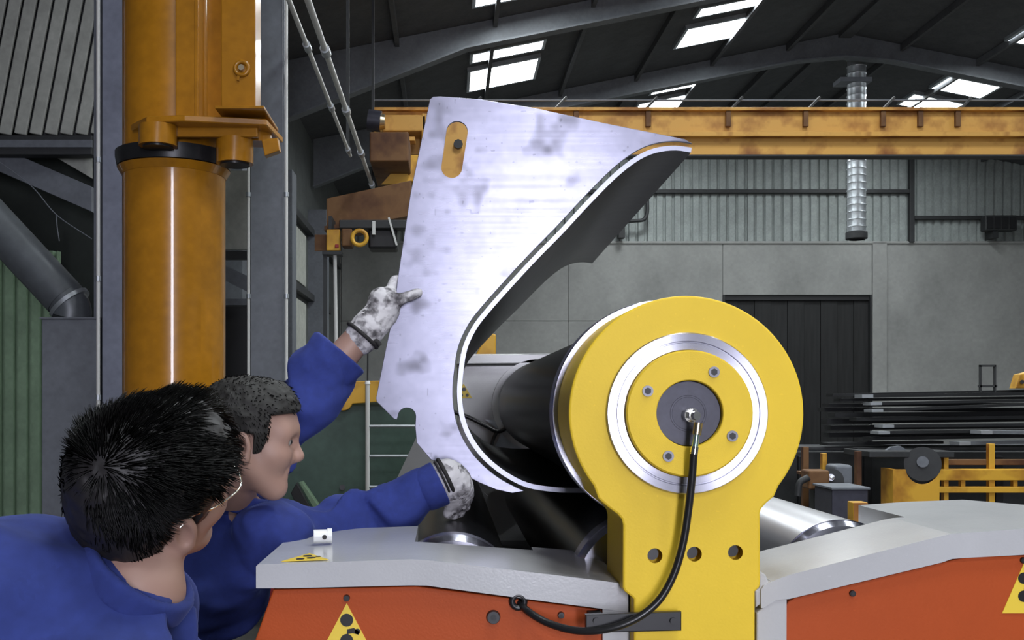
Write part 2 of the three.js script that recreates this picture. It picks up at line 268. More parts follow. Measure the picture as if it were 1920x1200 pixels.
// ───────────────────────── building posts, pipes and the left side bay ─────────────────────────
{
  const p1 = structure('trim_1'), d = 6; part('flange', pbox(192, -700, 236, 2000, d, 0.02), M.postBlue, p1); part('web', pbox(196, -700, 206, 2000, d + 0.02, 0.2), M.postGrey, p1); part('flange', pbox(176, -700, 252, 2000, d + 0.22, 0.02), M.postGrey, p1);
  const p2 = structure('trim_2'), e = 7; part('flange', pbox(470, -900, 530, 1900, e, 0.02), M.postGrey, p2); part('web', pbox(495, -900, 502, 1900, e + 0.02, 0.22), M.postGrey, p2); part('flange', pbox(464, -900, 533, 1900, e + 0.24, 0.02), M.postGrey, p2);
  const conduit = (px, d2, top, label) => { const t = thing('conduit_pipe', label, 'pipe'); const a = at(px, 750, d2); part('tube', cyl(V(a.x, 0.02, a.z), V(a.x, top, a.z), 0.011, 0.011, 12), M.pipe, t); for (const y of [0.9, 1.5, 2.2, 2.9]) part('clip', cyl(V(a.x, y, a.z), V(a.x, y + 0.03, a.z), 0.017, 0.017, 12), M.zinc, t); settle(t); };
  conduit(184, 5.97, 4.2, 'thin pale conduit running up the post left of the orange crane pillar');
  conduit(466, 6.98, 4.6, 'thin dull conduit up the near side of the post right of the orange pillar');
  conduit(537, 6.98, 4.6, 'bright thin conduit up the far side of the post right of the orange pillar');
  // raked cladding above the side bay
  const c = structure('wall_side_bay'), q = 7.8, a = at(85, 252, q);
  for (let i = -3; i < 8; i++) { const g = new RoundedBoxGeometry(0.094, 2.6, 0.03, 2, 0.008).translate(0, 1.3, 0); g.rotateZ(-0.19); const b = at(10 + i * 28.6, 252, q); part('cladding_board', g.translate(b.x, b.y, -q), M.claddingOld, c); }
  { const g = new THREE.BoxGeometry(2.4, 2.6, 0.02).translate(-0.4, 1.3, -0.06).rotateZ(-0.19).translate(a.x, a.y, -q); part('backing', g, M.darkSteel, c); }
  part('cladding_sheet', slab([[100, 292], [172, 292], [172, 334]], q, 0.02), M.claddingOld, c);
  const bm = structure('trim_3'); part('edge_beam', pbox(-300, 253, 172, 290, 7.6, 0.12, 0.008), M.darkSteel, bm); part('lip', pbox(-300, 262, 172, 276, 7.58, 0.02), M.postGrey, bm);
  const br = structure('trim_4'); part('brace', slab([[-200, 190], [172, 350], [172, 397], [-200, 235]], 7.7, 0.1, [], 0.004), M.postGrey, br);
  const gs = structure('wall_green_sheet'); const l = at(-40, 470, 7.4), r2 = at(108, 470, 7.4); part('corrugated_sheet', corrugated(r2.x - l.x, l.y, 0.098, 0.05).translate((l.x + r2.x) / 2, 0, -7.4), M.greenSheet, gs); part('backing', box(l.x, r2.x, 0, l.y, -7.44, -7.46), M.greenSheet, gs);
  const t = thing('extraction_duct', 'fat dark grey duct slanting down into the grey cabinet', 'duct'), A = at(-120, 300, 6.2), B = at(122, 560, 6.2), C = at(140, 640, 6.2);
  part('pipe', cyl(A, B, 0.125, 0.125, 48), M.ductGrey, t); part('elbow', new THREE.TubeGeometry(new THREE.QuadraticBezierCurve3(at(112, 548, 6.2), at(138, 572, 6.2), at(132, 596, 6.2)), 16, 0.121, 32), M.ductGrey, t); part('clamp_ring', crease(cyl(at(128, 566, 6.2), at(133, 572, 6.2), 0.135, 0.135, 48)), M.zinc, t); settle(t);
  const cab = thing('grey_cabinet', 'tall plain grey sheet-metal cabinet below the slanting duct', 'cabinet'), lo = at(78, 598, 6.02), hi = at(186, 598, 6.02);
  part('body', box(lo.x, hi.x, 0, lo.y, -6.02, -6.45, 0.006), M.postGrey, cab); part('top_plate', box(lo.x - 0.005, hi.x + 0.005, lo.y, lo.y + 0.008, -6.0, -6.46), M.postGrey, cab); settle(cab);
  const w = thing('hanging_wire', 'thin loose wire strung across the dark side bay', 'wire'); part('strand', tube([at(-20, 290, 7.5), at(60, 350, 7.5), at(105, 402, 7.5), at(172, 448, 7.5)], 0.004, 30, 6), M.postGrey, w); part('loose_end', tube([at(105, 402, 7.5), at(107, 425, 7.5), at(111, 452, 7.5)], 0.004, 10, 6), M.postGrey, w); settle(w);
  // panels seen between pillar and post
  const pn = thing('wall_panel_frame', 'pale panel in a dark frame seen between orange pillar and grey post', 'panel'); part('panel', pbox(405, 320, 470, 468, 7.6, 0.03), M.claddingOld, pn); part('rail', pbox(405, 470, 470, 486, 7.58, 0.06), M.darkSteel, pn); part('brace', slab([[400, 488], [470, 520], [470, 550], [400, 515]], 7.6, 0.03), M.postGrey, pn); part('rail', pbox(405, 560, 470, 572, 7.62, 0.05), M.postGrey, pn); part('leg', pbox(408, 572, 414, 1400, 7.62, 0.05), M.darkSteel, pn); settle(pn);
  const dk = thing('dark_locker', 'black upright locker behind the orange crane pillar', 'locker'); const k0 = at(400, 560, 7.8), k1 = at(470, 560, 7.8); part('body', box(k0.x, k1.x, 0, k0.y - 0.02, -7.8, -8, 0.01), M.black, dk); part('door', box(k0.x + 0.02, k1.x - 0.02, 0.05, k0.y - 0.06, -7.78, -7.8, 0.004), M.black, dk); settle(dk);
}
// ───────────────────────── overhead bridge crane ─────────────────────────
{
  const t = thing('bridge_crane', 'orange overhead travelling crane spanning the back of the hall', 'crane'), d = 12.3, Y = (py) => at(0, py, d).y, x0 = at(700, 0, d).x, x1 = HALL.right - 0.6;
  const gd = part('girder', box(x0, x1, Y(290), Y(206), -d - 0.02, -d - 0.14, 0.01), M.bridgeOrange, t);
  part('flange', box(x0, x1, Y(259), Y(250), -d + 0.09, -d - 0.1, 0.008), M.bridgeOrange, gd);
  part('flange', box(x0, x1, Y(209), Y(203), -d + 0.05, -d - 0.2, 0.006), M.bridgeOrange, gd);
  part('flange', box(x0, x1, Y(294), Y(290), -d + 0.02, -d - 0.15, 0.006), M.darkSteel, gd);
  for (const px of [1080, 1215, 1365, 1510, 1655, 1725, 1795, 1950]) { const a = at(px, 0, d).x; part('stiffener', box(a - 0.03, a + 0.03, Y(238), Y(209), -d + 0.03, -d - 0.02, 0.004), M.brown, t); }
  for (const px of [880, 1040, 1210, 1370, 1515, 1655, 1800, 1950]) part('railing_strut', beam(at(px, 205, d), at(px + 22, 182, d + 0.1), 0.025, 0.025), M.darkSteel, t);
  part('railing', box(x0, x1, Y(184), Y(181.5), -d - 0.1, -d - 0.13), M.postGrey, t);
  // end carriage and drive at the left
  const e = part('end_carriage', box(at(700, 0, 11.6).x, at(770, 0, 11.6).x, Y(350), Y(300), -11, -14, 0.02), M.brown, t);
  part('drive_box', pbox(702, 268, 752, 296, 11.8, 0.4, 0.02), M.bridgeOrange, t); part('walkway_edge', pbox(700, 256, 778, 264, 11.7, 0.2, 0.01), M.bridgeOrange, t); part('drive_housing', pbox(716, 215, 800, 246, 11.9, 0.3, 0.02), M.bridgeOrange, t);
  part('motor', cyl(at(690, 225, 11.8), at(714, 228, 11.8), 0.12, 0.12, 24), M.discBlue, t); part('motor_cover', cyl(at(712, 228, 11.8), at(722, 228, 11.8), 0.1, 0.08, 24), M.brass, t);
  part('end_plate', pbox(790, 212, 905, 350, 11.9, 0.3, 0.02), M.bridgeOrange, t); { const q = at(859, 271, 11.88); part('bolt_head', crease(cyl(V(q.x, q.y, q.z - 0.02), V(q.x, q.y, q.z + 0.04), 0.055, 0.055, 8)), M.boltBlack, t); }
  part('gusset', slab([[715, 345], [765, 290], [765, 345]], 11.6, 0.04, [], 0.004), M.machineYellow, t); part('bracket', pbox(758, 290, 790, 340, 11.65, 0.2, 0.01), M.machineYellow, t);
  settle(t);
  const r = thing('crane_runway_beam', 'rust-brown crane runway beam end below the crane drive', 'beam'), q = slab([[612, 372], [770, 338], [770, 400], [612, 426]], 11, 0.5, [], 0.01); part('web', q, M.brown, r); part('bottom_flange', slab([[608, 424], [772, 397], [772, 404], [608, 432]], 10.9, 0.7), M.brown, r); settle(r);
  const rail = (x, y, z0, z1, rad, label) => { const t2 = thing('conductor_rail', label, 'pipe'); part('tube', cyl(V(x, y, z0), V(x, y, z1), rad, rad, 12), M.pipe, t2); for (let z = z0 - 1.2; z > z1; z -= 1.5) part('joint', cyl(V(x, y, z), V(x, y, z - 0.12), rad * 1.6, rad * 1.6, 12), M.zinc, t2); part('hanger', box(x - 0.015, x + 0.015, y, roofY(x) - 0.02, z0 - 2.5, z0 - 2.53), M.darkSteel, t2); part('hanger', box(x - 0.015, x + 0.015, y, roofY(x) - 0.02, z1 + 0.3, z1 + 0.27), M.darkSteel, t2); settle(t2); };
  rail(-0.87, 4.0, -3, -12.2, 0.022, 'bright pipe running back under the roof, the nearer of the two');
  rail(-1.0, 4.03, -3, -10.5, 0.017, 'dim pipe under the roof close beside the bright one');
  // hoist pendant
  const p = thing('crane_control_box', 'orange-yellow control box hanging by the far left wall', 'control box'); part('body', pbox(612, 430, 637, 470, 10.6, 0.12, 0.01), M.machineYellow, p); part('button', pbox(628, 458, 635, 464, 10.58, 0.03, 0.004), M.red, p); part('side_plate', pbox(590, 440, 613, 470, 10.66, 0.03), M.brown, p); part('base_plate', pbox(604, 470, 640, 477, 10.57, 0.18), M.darkSteel, p); part('cable', pbox(606, 477, 613, 640, 10.62, 0.03), M.darkSteel, p); part('cable', cyl(at(628, 477, 10.65), at(630, 650, 10.65), 0.02, 0.02, 10), M.pipe, p); part('hanger', pbox(616, 405, 622, 431, 10.64, 0.4), M.darkSteel, p); settle(p);
  const h = thing('hoist_hook_block', 'orange hoist block with a round ring beside the control box', 'hoist'); const hc = at(674, 446, 10.5); part('ring', new THREE.TorusGeometry(0.075, 0.022, 10, 28).translate(hc.x, hc.y, hc.z), M.machineYellow, h); part('block', pbox(640, 428, 660, 462, 10.55, 0.2, 0.02), M.brown, h); part('beam', pbox(636, 412, 770, 428, 10.6, 0.2, 0.01), M.darkSteel, h); part('housing', pbox(690, 428, 745, 466, 10.7, 0.3, 0.03), M.black, h); part('link', beam(at(701, 415, 10.5), at(701, 440, 10.5), 0.03, 0.03), M.pipe, h); part('link', beam(at(729, 408, 10.5), at(744, 460, 10.5), 0.02, 0.02), M.pipe, h); settle(h);
}
// ───────────────────────── back wall fittings ─────────────────────────
{
  const t = thing('ventilation_duct', 'galvanised spiral duct hanging from the roof ridge behind the crane', 'duct'), c = at(1606, 300, 19.5), y0 = at(0, 438, 19.5).y, y1 = roofY(c.x) - 0.05, pr = [];
  const prof = []; for (let y = y0; y < y1; y += 0.14) prof.push(new THREE.Vector2(0.172, y), new THREE.Vector2(0.172, y + 0.11), new THREE.Vector2(0.182, y + 0.12), new THREE.Vector2(0.182, y + 0.13)); part('spiral_pipe', new THREE.LatheGeometry(prof, 40).translate(c.x, 0, c.z), M.zinc, t);
  part('collar', crease(new THREE.LatheGeometry([new THREE.Vector2(0.17, y0 + 0.04), new THREE.Vector2(0.2, y0 + 0.02), new THREE.Vector2(0.2, y0 - 0.1), new THREE.Vector2(0.15, y0 - 0.12)], 40).translate(c.x, 0, c.z)), M.darkSteel, t);
  part('hanger_plate', box(c.x - 0.38, c.x + 0.22, at(0, 158, 19.5).y, at(0, 150, 19.5).y, c.z + 0.19, c.z - 0.19), M.postGrey, t); settle(t);
  const fl = thing('heater_unit', 'dark box heater mounted on the far cladding rail', 'heater'), d = 23.8; part('housing', pbox(1848, 403, 1908, 432, d, 0.25, 0.03), M.darkSteel, fl); for (let i = 0; i < 4; i++) part('louvre', pbox(1852 + i * 14, 407, 1862 + i * 14, 428, d - 0.02, 0.03), M.black, fl); part('bracket', pbox(1862, 430, 1872, 446, d + 0.05, 0.3), M.darkSteel, fl); settle(fl);
  const pp = thing('bent_wall_pipe', 'dark bent pipe fixed low on the cladding beside the raised sheet', 'pipe'); part('pipe', new THREE.TubeGeometry(new THREE.CatmullRomCurve3([at(1213, 360, 23.9), at(1213, 400, 23.9), at(1208, 411, 23.9), at(1190, 414, 23.9), at(1170, 415, 23.9)]), 40, 0.045, 12), M.darkSteel, pp); part('bracket', pbox(1160, 410, 1172, 446, 23.9, 0.2, 0.01), M.darkSteel, pp); settle(pp);
  const b1 = thing('wire_frame_stand', 'small dark open rectangular frame standing above the bar stock', 'frame'); const dd = 10.3; for (const g of [pbox(1838, 685, 1841, 736, dd, 0.03), pbox(1865, 685, 1868, 736, dd, 0.03), pbox(1838, 684, 1868, 687.5, dd, 0.03), pbox(1836, 722, 1870, 726, dd, 0.03)]) part('bar', g, M.darkSteel, b1); settle(b1);
  const oy = thing('yellow_lifting_clamp', 'yellow clamp lying on the bar stock near the door wall', 'clamp'); part('jaw', slab([[1904, 728], [1912, 702], [1935, 696], [1940, 728]], 10.2, 0.12, [], 0.01), M.machineYellow, oy); part('pin', cyl(at(1917, 716, 10.25), at(1917, 716, 10.15), 0.02, 0.02, 14), M.boltBlack, oy); settle(oy);
}
// ───────────────────────── bar stock and its yellow rack ─────────────────────────
{
  const bars = [];
  // [left px, left py, right px, right py, thickness px, distance, bright end, words]
  const rows = [[1556, 741, 2050, 730, 5, 10.3], [1610, 743, 2060, 736, 6, 10.1, 1], [1570, 750, 2060, 744, 5, 10.4], [1626, 757, 2070, 748, 5, 10.0, 1], [1548, 760, 2050, 757, 6, 10.5], [1628, 770, 2060, 752, 5, 9.9, 1], [1540, 768, 2040, 768, 7, 10.6], [1560, 778, 2060, 774, 8, 10.3], [1546, 790, 2050, 784, 9, 10.4], [1600, 786, 2060, 780, 6, 10.0], [1648, 799, 2040, 795, 5, 9.8, 1], [1552, 802, 2060, 797, 9, 10.5], [1640, 811, 1990, 806, 5, 9.7, 1], [1550, 815, 2060, 811, 9, 10.6], [1830, 810, 2100, 812, 6, 9.5, 2], [1626, 822, 1940, 817, 6, 9.8], [1545, 832, 1760, 829, 5, 9.9], [1600, 842, 1770, 841, 5, 9.7], [1790, 831, 2060, 826, 6, 9.6, 2]];
  const words = ['topmost black bar', 'bright-ended bar just below the topmost', 'second dark bar from the top', 'bright-ended bar second from the top', 'third dark bar from the top, nearly hidden', 'lowest bright-ended bar of the upper bundle', 'dark bar reaching furthest towards the yellow housing', 'broad dark bar at mid height', 'thick black bar below mid height', 'thinner dark bar crossing mid height', 'short bar with a small shiny end', 'thick black bar below the shiny short one', 'thin bar with a dull bright end in the lower half', 'thick lower bar resting on the rack', 'pale bar jutting in at the right edge', 'thin grey bar along the bottom', 'short low bar near the dark door', 'lowest short bar of the pile', 'pale bar under the clamp, at rack height'];
  rows.forEach(([ax, ay, bx, by, th, d, br], i) => {
    const t = thing('steel_bar', words[i] + ' in the steel stock', 'steel bar', 'steel bars stacked on the rack'), h = th * d / F, A = at(ax, ay, d), B = at(bx, by, d + 0.15);
    part('bar', beam(A, B, 0.16, h), br === 2 ? M.rafter : M.bar, t); const u = B.clone().sub(A).normalize(); part('cut_end', beam(A.clone().addScaledVector(u, -0.004), A.clone().addScaledVector(u, br ? 0.11 : 0.001), 0.162, h * 1.06), br ? M.barEnd : M.bar, t); settle(t);
  });
  const t = thing('bar_rack', 'yellow steel rack and roller table carrying the bar stock', 'rack'), d = 9.3, post = (x0, x1, y0, m = M.machineYellow, dd = d) => { const a = at(x0, y0, dd), b = at(x1, y0, dd); part('post', box(a.x, b.x, 0, a.y, -dd, -dd - 0.06, 0.006), m, t); };
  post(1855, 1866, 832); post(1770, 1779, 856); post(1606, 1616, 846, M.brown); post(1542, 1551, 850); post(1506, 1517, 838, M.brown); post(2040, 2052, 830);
  const sl = part('side_plate', slab([[1679, 880], [1698, 880], ...arc(1730, 876, 32, 173, 7, 14), [1758, 880], [1758, 1140], [1679, 1140]], 9.1, 0.02, [], 0.003), M.machineYellow, t); part('edge', pbox(1674, 880, 1681, 1140, 9.08, 0.25), M.machineYellow, sl);
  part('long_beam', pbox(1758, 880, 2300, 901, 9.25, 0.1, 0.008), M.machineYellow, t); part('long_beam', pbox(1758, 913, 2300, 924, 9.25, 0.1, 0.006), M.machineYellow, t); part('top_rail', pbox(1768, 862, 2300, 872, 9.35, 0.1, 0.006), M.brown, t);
  for (const px of [1802, 1900, 2000]) part('spacer', pbox(px, 899, px + 8, 915, 9.3, 0.05), M.machineYellow, t);
  part('cross_beam', pbox(1500, 838, 2050, 844, 9.9, 0.5, 0.006), M.darkSteel, t); part('roller', crease(cyl(at(1730, 870, 9.15), at(1730, 870, 9.8), 0.155, 0.155, 40)), M.darkSteel, t); part('hub', cyl(at(1730, 866, 9.13), at(1730, 866, 9.2), 0.05, 0.05, 24), M.postGrey, t);
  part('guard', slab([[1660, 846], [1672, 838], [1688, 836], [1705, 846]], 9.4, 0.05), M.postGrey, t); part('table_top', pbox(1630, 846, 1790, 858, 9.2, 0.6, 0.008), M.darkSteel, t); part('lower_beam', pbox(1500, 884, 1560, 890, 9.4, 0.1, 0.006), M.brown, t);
  part('foot', box(at(1500, 0, 9.4).x, at(2300, 0, 9.4).x, 0, 0.12, -9.3, -9.9, 0.01), M.darkSteel, t); settle(t);
  const bd = thing('dark_machine_bed', 'long dark machine bed in the shadow behind the yellow rack', 'machine'), e = 11; { const a = at(1440, 846, e), b = at(2300, 846, e); part('bed', box(a.x, b.x, 0.2, a.y, -e, -e - 0.6, 0.02), M.darkSteel, bd); for (let i = 0; i < 7; i++) { const x = a.x + (b.x - a.x) * (i + 0.5) / 7; part('rib', box(x - 0.04, x + 0.04, 0.2, a.y - 0.05, -e + 0.05, -e, 0.01), M.black, bd); part('foot', box(x - 0.1, x + 0.1, 0, 0.2, -e - 0.05, -e - 0.55, 0.01), M.black, bd); } part('slideway', box(a.x, b.x, a.y, a.y + 0.05, -e - 0.1, -e - 0.25, 0.008), M.postGrey, bd); part('slideway', box(a.x, b.x, a.y, a.y + 0.05, -e - 0.4, -e - 0.52, 0.008), M.postGrey, bd); }  settle(bd);
  const mo = thing('gear_motor', 'small grey gear motor among the clutter left of the yellow rack', 'motor'); part('casing', cyl(at(1560, 900, 9.0), at(1560, 900, 9.3), 0.1, 0.1, 24), M.darkSteel, mo); part('gearbox', pbox(1566, 872, 1600, 910, 9.0, 0.25, 0.03), M.postGrey, mo); part('shaft', cyl(at(1558, 895, 8.98), at(1558, 895, 9.02), 0.03, 0.03, 16), M.steel, mo); part('stand', box(at(1545, 0, 9.05).x, at(1605, 0, 9.05).x, 0, at(0, 912, 9.05).y, -9.05, -9.35, 0.01), M.darkSteel, mo); settle(mo);
  const bx = thing('blue_grey_box', 'blue-grey crate behind the bright side roll', 'box'); const q0 = at(1560, 918, 8.4), q1 = at(1628, 918, 8.4); part('body', box(q0.x, q1.x, 0, q0.y, -8.4, -8.8, 0.01), M.discBlue, bx); part('lid', box(q0.x - 0.01, q1.x + 0.01, q0.y, q0.y + 0.02, -8.38, -8.82, 0.005), M.postGrey, bx); settle(bx);
  const yb = thing('yellow_guard_post', 'short yellow guard post behind the right end of the side roll', 'post'); const y0 = at(1600, 942, 5.2), y1 = at(1628, 942, 5.2); part('post', box(y0.x, y1.x, 0.02, y0.y, -5.2, -5.28, 0.006), M.machineYellow, yb); part('base_plate', box(y0.x - 0.05, y1.x + 0.05, 0, 0.02, -5.14, -5.34), M.machineYellow, yb); settle(yb);
  const cl = thing('valve_block', 'brown valve block with a bright nut beyond the yellow housing', 'valve'); part('body', pbox(1516, 882, 1556, 918, 8.9, 0.2, 0.02), M.brown, cl); part('nut', cyl(at(1558, 897, 8.85), at(1562, 893, 8.85), 0.02, 0.02, 6), M.steel, cl); part('pipe', tube([at(1516, 895, 8.9), at(1500, 905, 8.9), at(1496, 930, 8.9)], 0.03, 16, 8), M.darkSteel, cl); part('leg', box(at(1526, 0, 8.95).x, at(1546, 0, 8.95).x, 0, at(0, 918, 8.95).y, -8.95, -9.05, 0.005), M.darkSteel, cl); settle(cl);
}
// ───────────────────────── things behind the workers ─────────────────────────
{
  const g = thing('green_tank', 'dark green steel tank standing behind the two workers', 'tank'), d = 6.5; const a = at(520, 750, d), b = at(800, 750, d); part('body', box(a.x, b.x, 0.03, 1.5, -d, -d - 0.9, 0.05), M.greenPaint, g); part('plinth', box(a.x + 0.05, b.x - 0.05, 0, 0.03, -d - 0.05, -d - 0.85), M.black, g); part('drain_plug', cyl(at(642, 914, d + 0.01), at(642, 914, d - 0.02), 0.018, 0.018, 16), M.boltBlack, g); settle(g);
  const br = thing('yellow_bracket', 'orange-yellow bracket with a rounded foot and pin on the green tank', 'bracket'); part('plate', slab([[640, 716], [730, 713], [730, 752], [662, 757], ...arc(643, 752, 18, 20, 200, 12), [624, 740]], 6.44, 0.05, [], 0.005), M.machineYellow, br); part('pin', cyl(at(641, 752, 6.45), at(641, 752, 6.38), 0.022, 0.022, 20), M.steel, br); part('pin_hole', cyl(at(638, 752, 6.441), at(638, 752, 6.435), 0.034, 0.034, 20), M.boltBlack, br); settle(br);
  const l = thing('white_ladder', 'thin white ladder with grey rungs against the green tank', 'ladder'), e = 6.3; for (const px of [689, 800]) { const p = at(px, 720, e); part('stile', cyl(V(p.x, 0, p.z), V(p.x, p.y, p.z), 0.014, 0.014, 12), M.pipe, l); part('cap', cyl(V(p.x, p.y, p.z), V(p.x, p.y + 0.02, p.z), 0.018, 0.014, 12), M.plastic, l); } for (const py of [799, 855, 913, 970, 1027, 1084, 1141]) part('rung', cyl(at(689, py, e), at(800, py, e), 0.009, 0.009, 10), M.zinc, l); part('rod', cyl(at(689, 722, e), at(690, 640, e), 0.005, 0.005, 8), M.darkSteel, l); settle(l);
  const gs = thing('grey_leaning_sheet', 'flat grey steel sheet leaning behind the lower glove', 'steel sheet'); part('sheet', slab([[783, 815], [915, 930], [1010, 1500], [560, 1500], [655, 1085]], 4.9, 0.012), M.white, gs); settle(gs);
  const rd = thing('red_cylinder', 'small dark red cylinder glimpsed below the chin of the far worker', 'cylinder'); const rc = at(512, 935, 5.6); part('body', cyl(V(rc.x, 0, rc.z), V(rc.x, rc.y - 0.02, rc.z), 0.045, 0.045, 28), M.red, rd); part('neck', cyl(V(rc.x, rc.y - 0.02, rc.z), V(rc.x, rc.y + 0.02, rc.z), 0.03, 0.02, 20), M.black, rd); settle(rd);
  const bo = thing('leaning_plank', 'dark green plank leaning against the green tank', 'plank'); part('board', slab([[560, 905], [566, 903], [640, 1010], [700, 1110], [680, 1110], [620, 1010]], 6.3, 0.08, [], 0.004), M.greenSheet, bo); settle(bo);
  const bo2 = thing('leaning_plank', 'black plank leaning beside the dark green one', 'plank'); part('board', slab([[545, 925], [556, 905], [650, 1080], [620, 1080]], 6.25, 0.05, [], 0.004), M.black, bo2); settle(bo2);
  const oh = thing('orange_machine_head', 'orange machine head peeping over the far end frame of the rolls', 'machine'); part('head', slab([[890, 670], [905, 640], [918, 622], [930, 628], [930, 690], [890, 690]], 7, 0.3, [], 0.01), M.machineYellow, oh); const oc = at(910, 690, 7.1); part('stand', box(oc.x - 0.05, oc.x + 0.05, 0, oc.y, -7.1, -7.25, 0.01), M.brown, oh); settle(oh);
  const bk = thing('black_bin', 'black bin in the shadow under the control box', 'bin'); const k = at(612, 660, 9.6); part('body', cyl(V(k.x, 0, k.z), V(k.x, k.y, k.z), 0.22, 0.28, 28), M.black, bk); part('rim', new THREE.TorusGeometry(0.28, 0.018, 8, 32).rotateX(Math.PI / 2).translate(k.x, k.y, k.z), M.darkSteel, bk); settle(bk);
}
// ───────────────────────── orange jib crane pillar ─────────────────────────
{
  const t = thing('jib_crane_pillar', 'tall glossy orange jib crane pillar behind the workers', 'jib crane'), d = 4.5, c = at(327, 750, d), Y = (py) => at(0, py, d).y;
  part('column', crease(cyl(V(c.x, 0.03, c.z), V(c.x, 6, c.z), 0.2215, 0.2215, 96)), M.craneOrange, t);
  part('base_plate', cyl(V(c.x, 0, c.z), V(c.x, 0.03, c.z), 0.36, 0.36, 48), M.craneOrange, t);
  part('slew_ring', crease(new THREE.LatheGeometry([[0.222, Y(320)], [0.244, Y(318)], [0.252, Y(300)], [0.252, Y(291)], [0.222, Y(289)]].map(([r, y]) => new THREE.Vector2(r, y)), 96).translate(c.x, 0, c.z)), M.boltBlack, t);
  part('ring_seat', crease(cyl(V(c.x, Y(334), c.z), V(c.x, Y(320), c.z), 0.224, 0.243, 96)), M.craneOrange, t);
  // rotating frame hanging on rollers
  const px = (x, y, dd) => at(x, y, dd);
  const rp = (pts, y0, y1) => { const s = new THREE.Shape(pts.map(([x, z]) => new THREE.Vector2(x, z))); const g = new THREE.ExtrudeGeometry(s, { depth: y1 - y0, bevelEnabled: true, bevelSize: 0.004, bevelThickness: 0.004, bevelSegments: 1 }); g.rotateX(Math.PI / 2); return g.translate(0, y1, 0); };   // plan outline (x, z) raised from y0 to y1
  const zf = c.z, x0 = c.x;
  part('bracket_plate', rp([[x0 - 0.12, zf + 0.22], [x0 - 0.02, zf + 0.34], [x0 + 0.14, zf + 0.36], [x0 + 0.46, zf + 0.3], [x0 + 0.48, zf + 0.02], [x0 + 0.2, zf + 0.02], [x0 + 0.2, zf + 0.15], [x0, zf + 0.24]], Y(268), Y(260)), M.craneOrange, t);
  part('bracket_web', box(x0 + 0.05, x0 + 0.42, Y(286), Y(268), zf + 0.24, zf + 0.27, 0.006), M.craneOrange, t);
  for (const [dx, dz, ya, yb] of [[0.01, 0.29, 305, 270], [0.31, 0.2, 327, 284]]) { const r = part('roller_housing', crease(cyl(V(x0 + dx, Y(ya), zf + dz), V(x0 + dx, Y(yb), zf + dz), 0.078, 0.078, 40)), M.craneOrange, t); part('roller', cyl(V(x0 + dx, Y(ya) - 0.008, zf + dz), V(x0 + dx, Y(ya), zf + dz), 0.062, 0.062, 32), M.boltBlack, r); }
  part('angle_flange', box(x0 + 0.07, x0 + 0.155, Y(258), 6, zf + 0.22, zf + 0.245, 0.006), M.craneOrange, t);
  part('side_web', box(x0 + 0.155, x0 + 0.335, Y(258), 6, zf + 0.1, zf + 0.13, 0.004), M.craneOrange, t);
  part('corner_strip', box(x0 + 0.15, x0 + 0.168, Y(258), 6, zf + 0.13, zf + 0.25, 0.004), M.craneOrange, t);
  const fp = part('front_plate', box(x0 + 0.29, x0 + 0.43, Y(246), 6, zf + 0.25, zf + 0.37, 0.004), M.craneOrange, t);
  const pc = V(x0 + 0.375, Y(180), zf + 0.375); part('eye_bolt', new THREE.TorusGeometry(0.027, 0.009, 10, 24).translate(pc.x, pc.y, pc.z), M.craneOrange, fp); part('pin', cyl(V(pc.x, pc.y, pc.z - 0.02), V(pc.x, pc.y, pc.z + 0.015), 0.012, 0.012, 16), M.brass, fp); part('tail', beam(V(pc.x - 0.01, pc.y - 0.02, pc.z), V(pc.x - 0.015, pc.y - 0.05, pc.z), 0.01, 0.01), M.craneOrange, fp);
  part('foot_plate', box(x0 + 0.27, x0 + 0.47, Y(252), Y(247), zf + 0.05, zf + 0.4, 0.003), M.craneOrange, t);
  part('roller_axle', crease(cyl(V(x0 + 0.4, Y(286), zf + 0.15), V(x0 + 0.4, Y(252), zf + 0.15), 0.06, 0.06, 32)), M.craneOrange, t);
  part('lug', slab([[490, 262], [520, 258], [524, 282], [496, 292]], 4.2, 0.05, [], 0.004), M.craneOrange, t);
  settle(t);
}
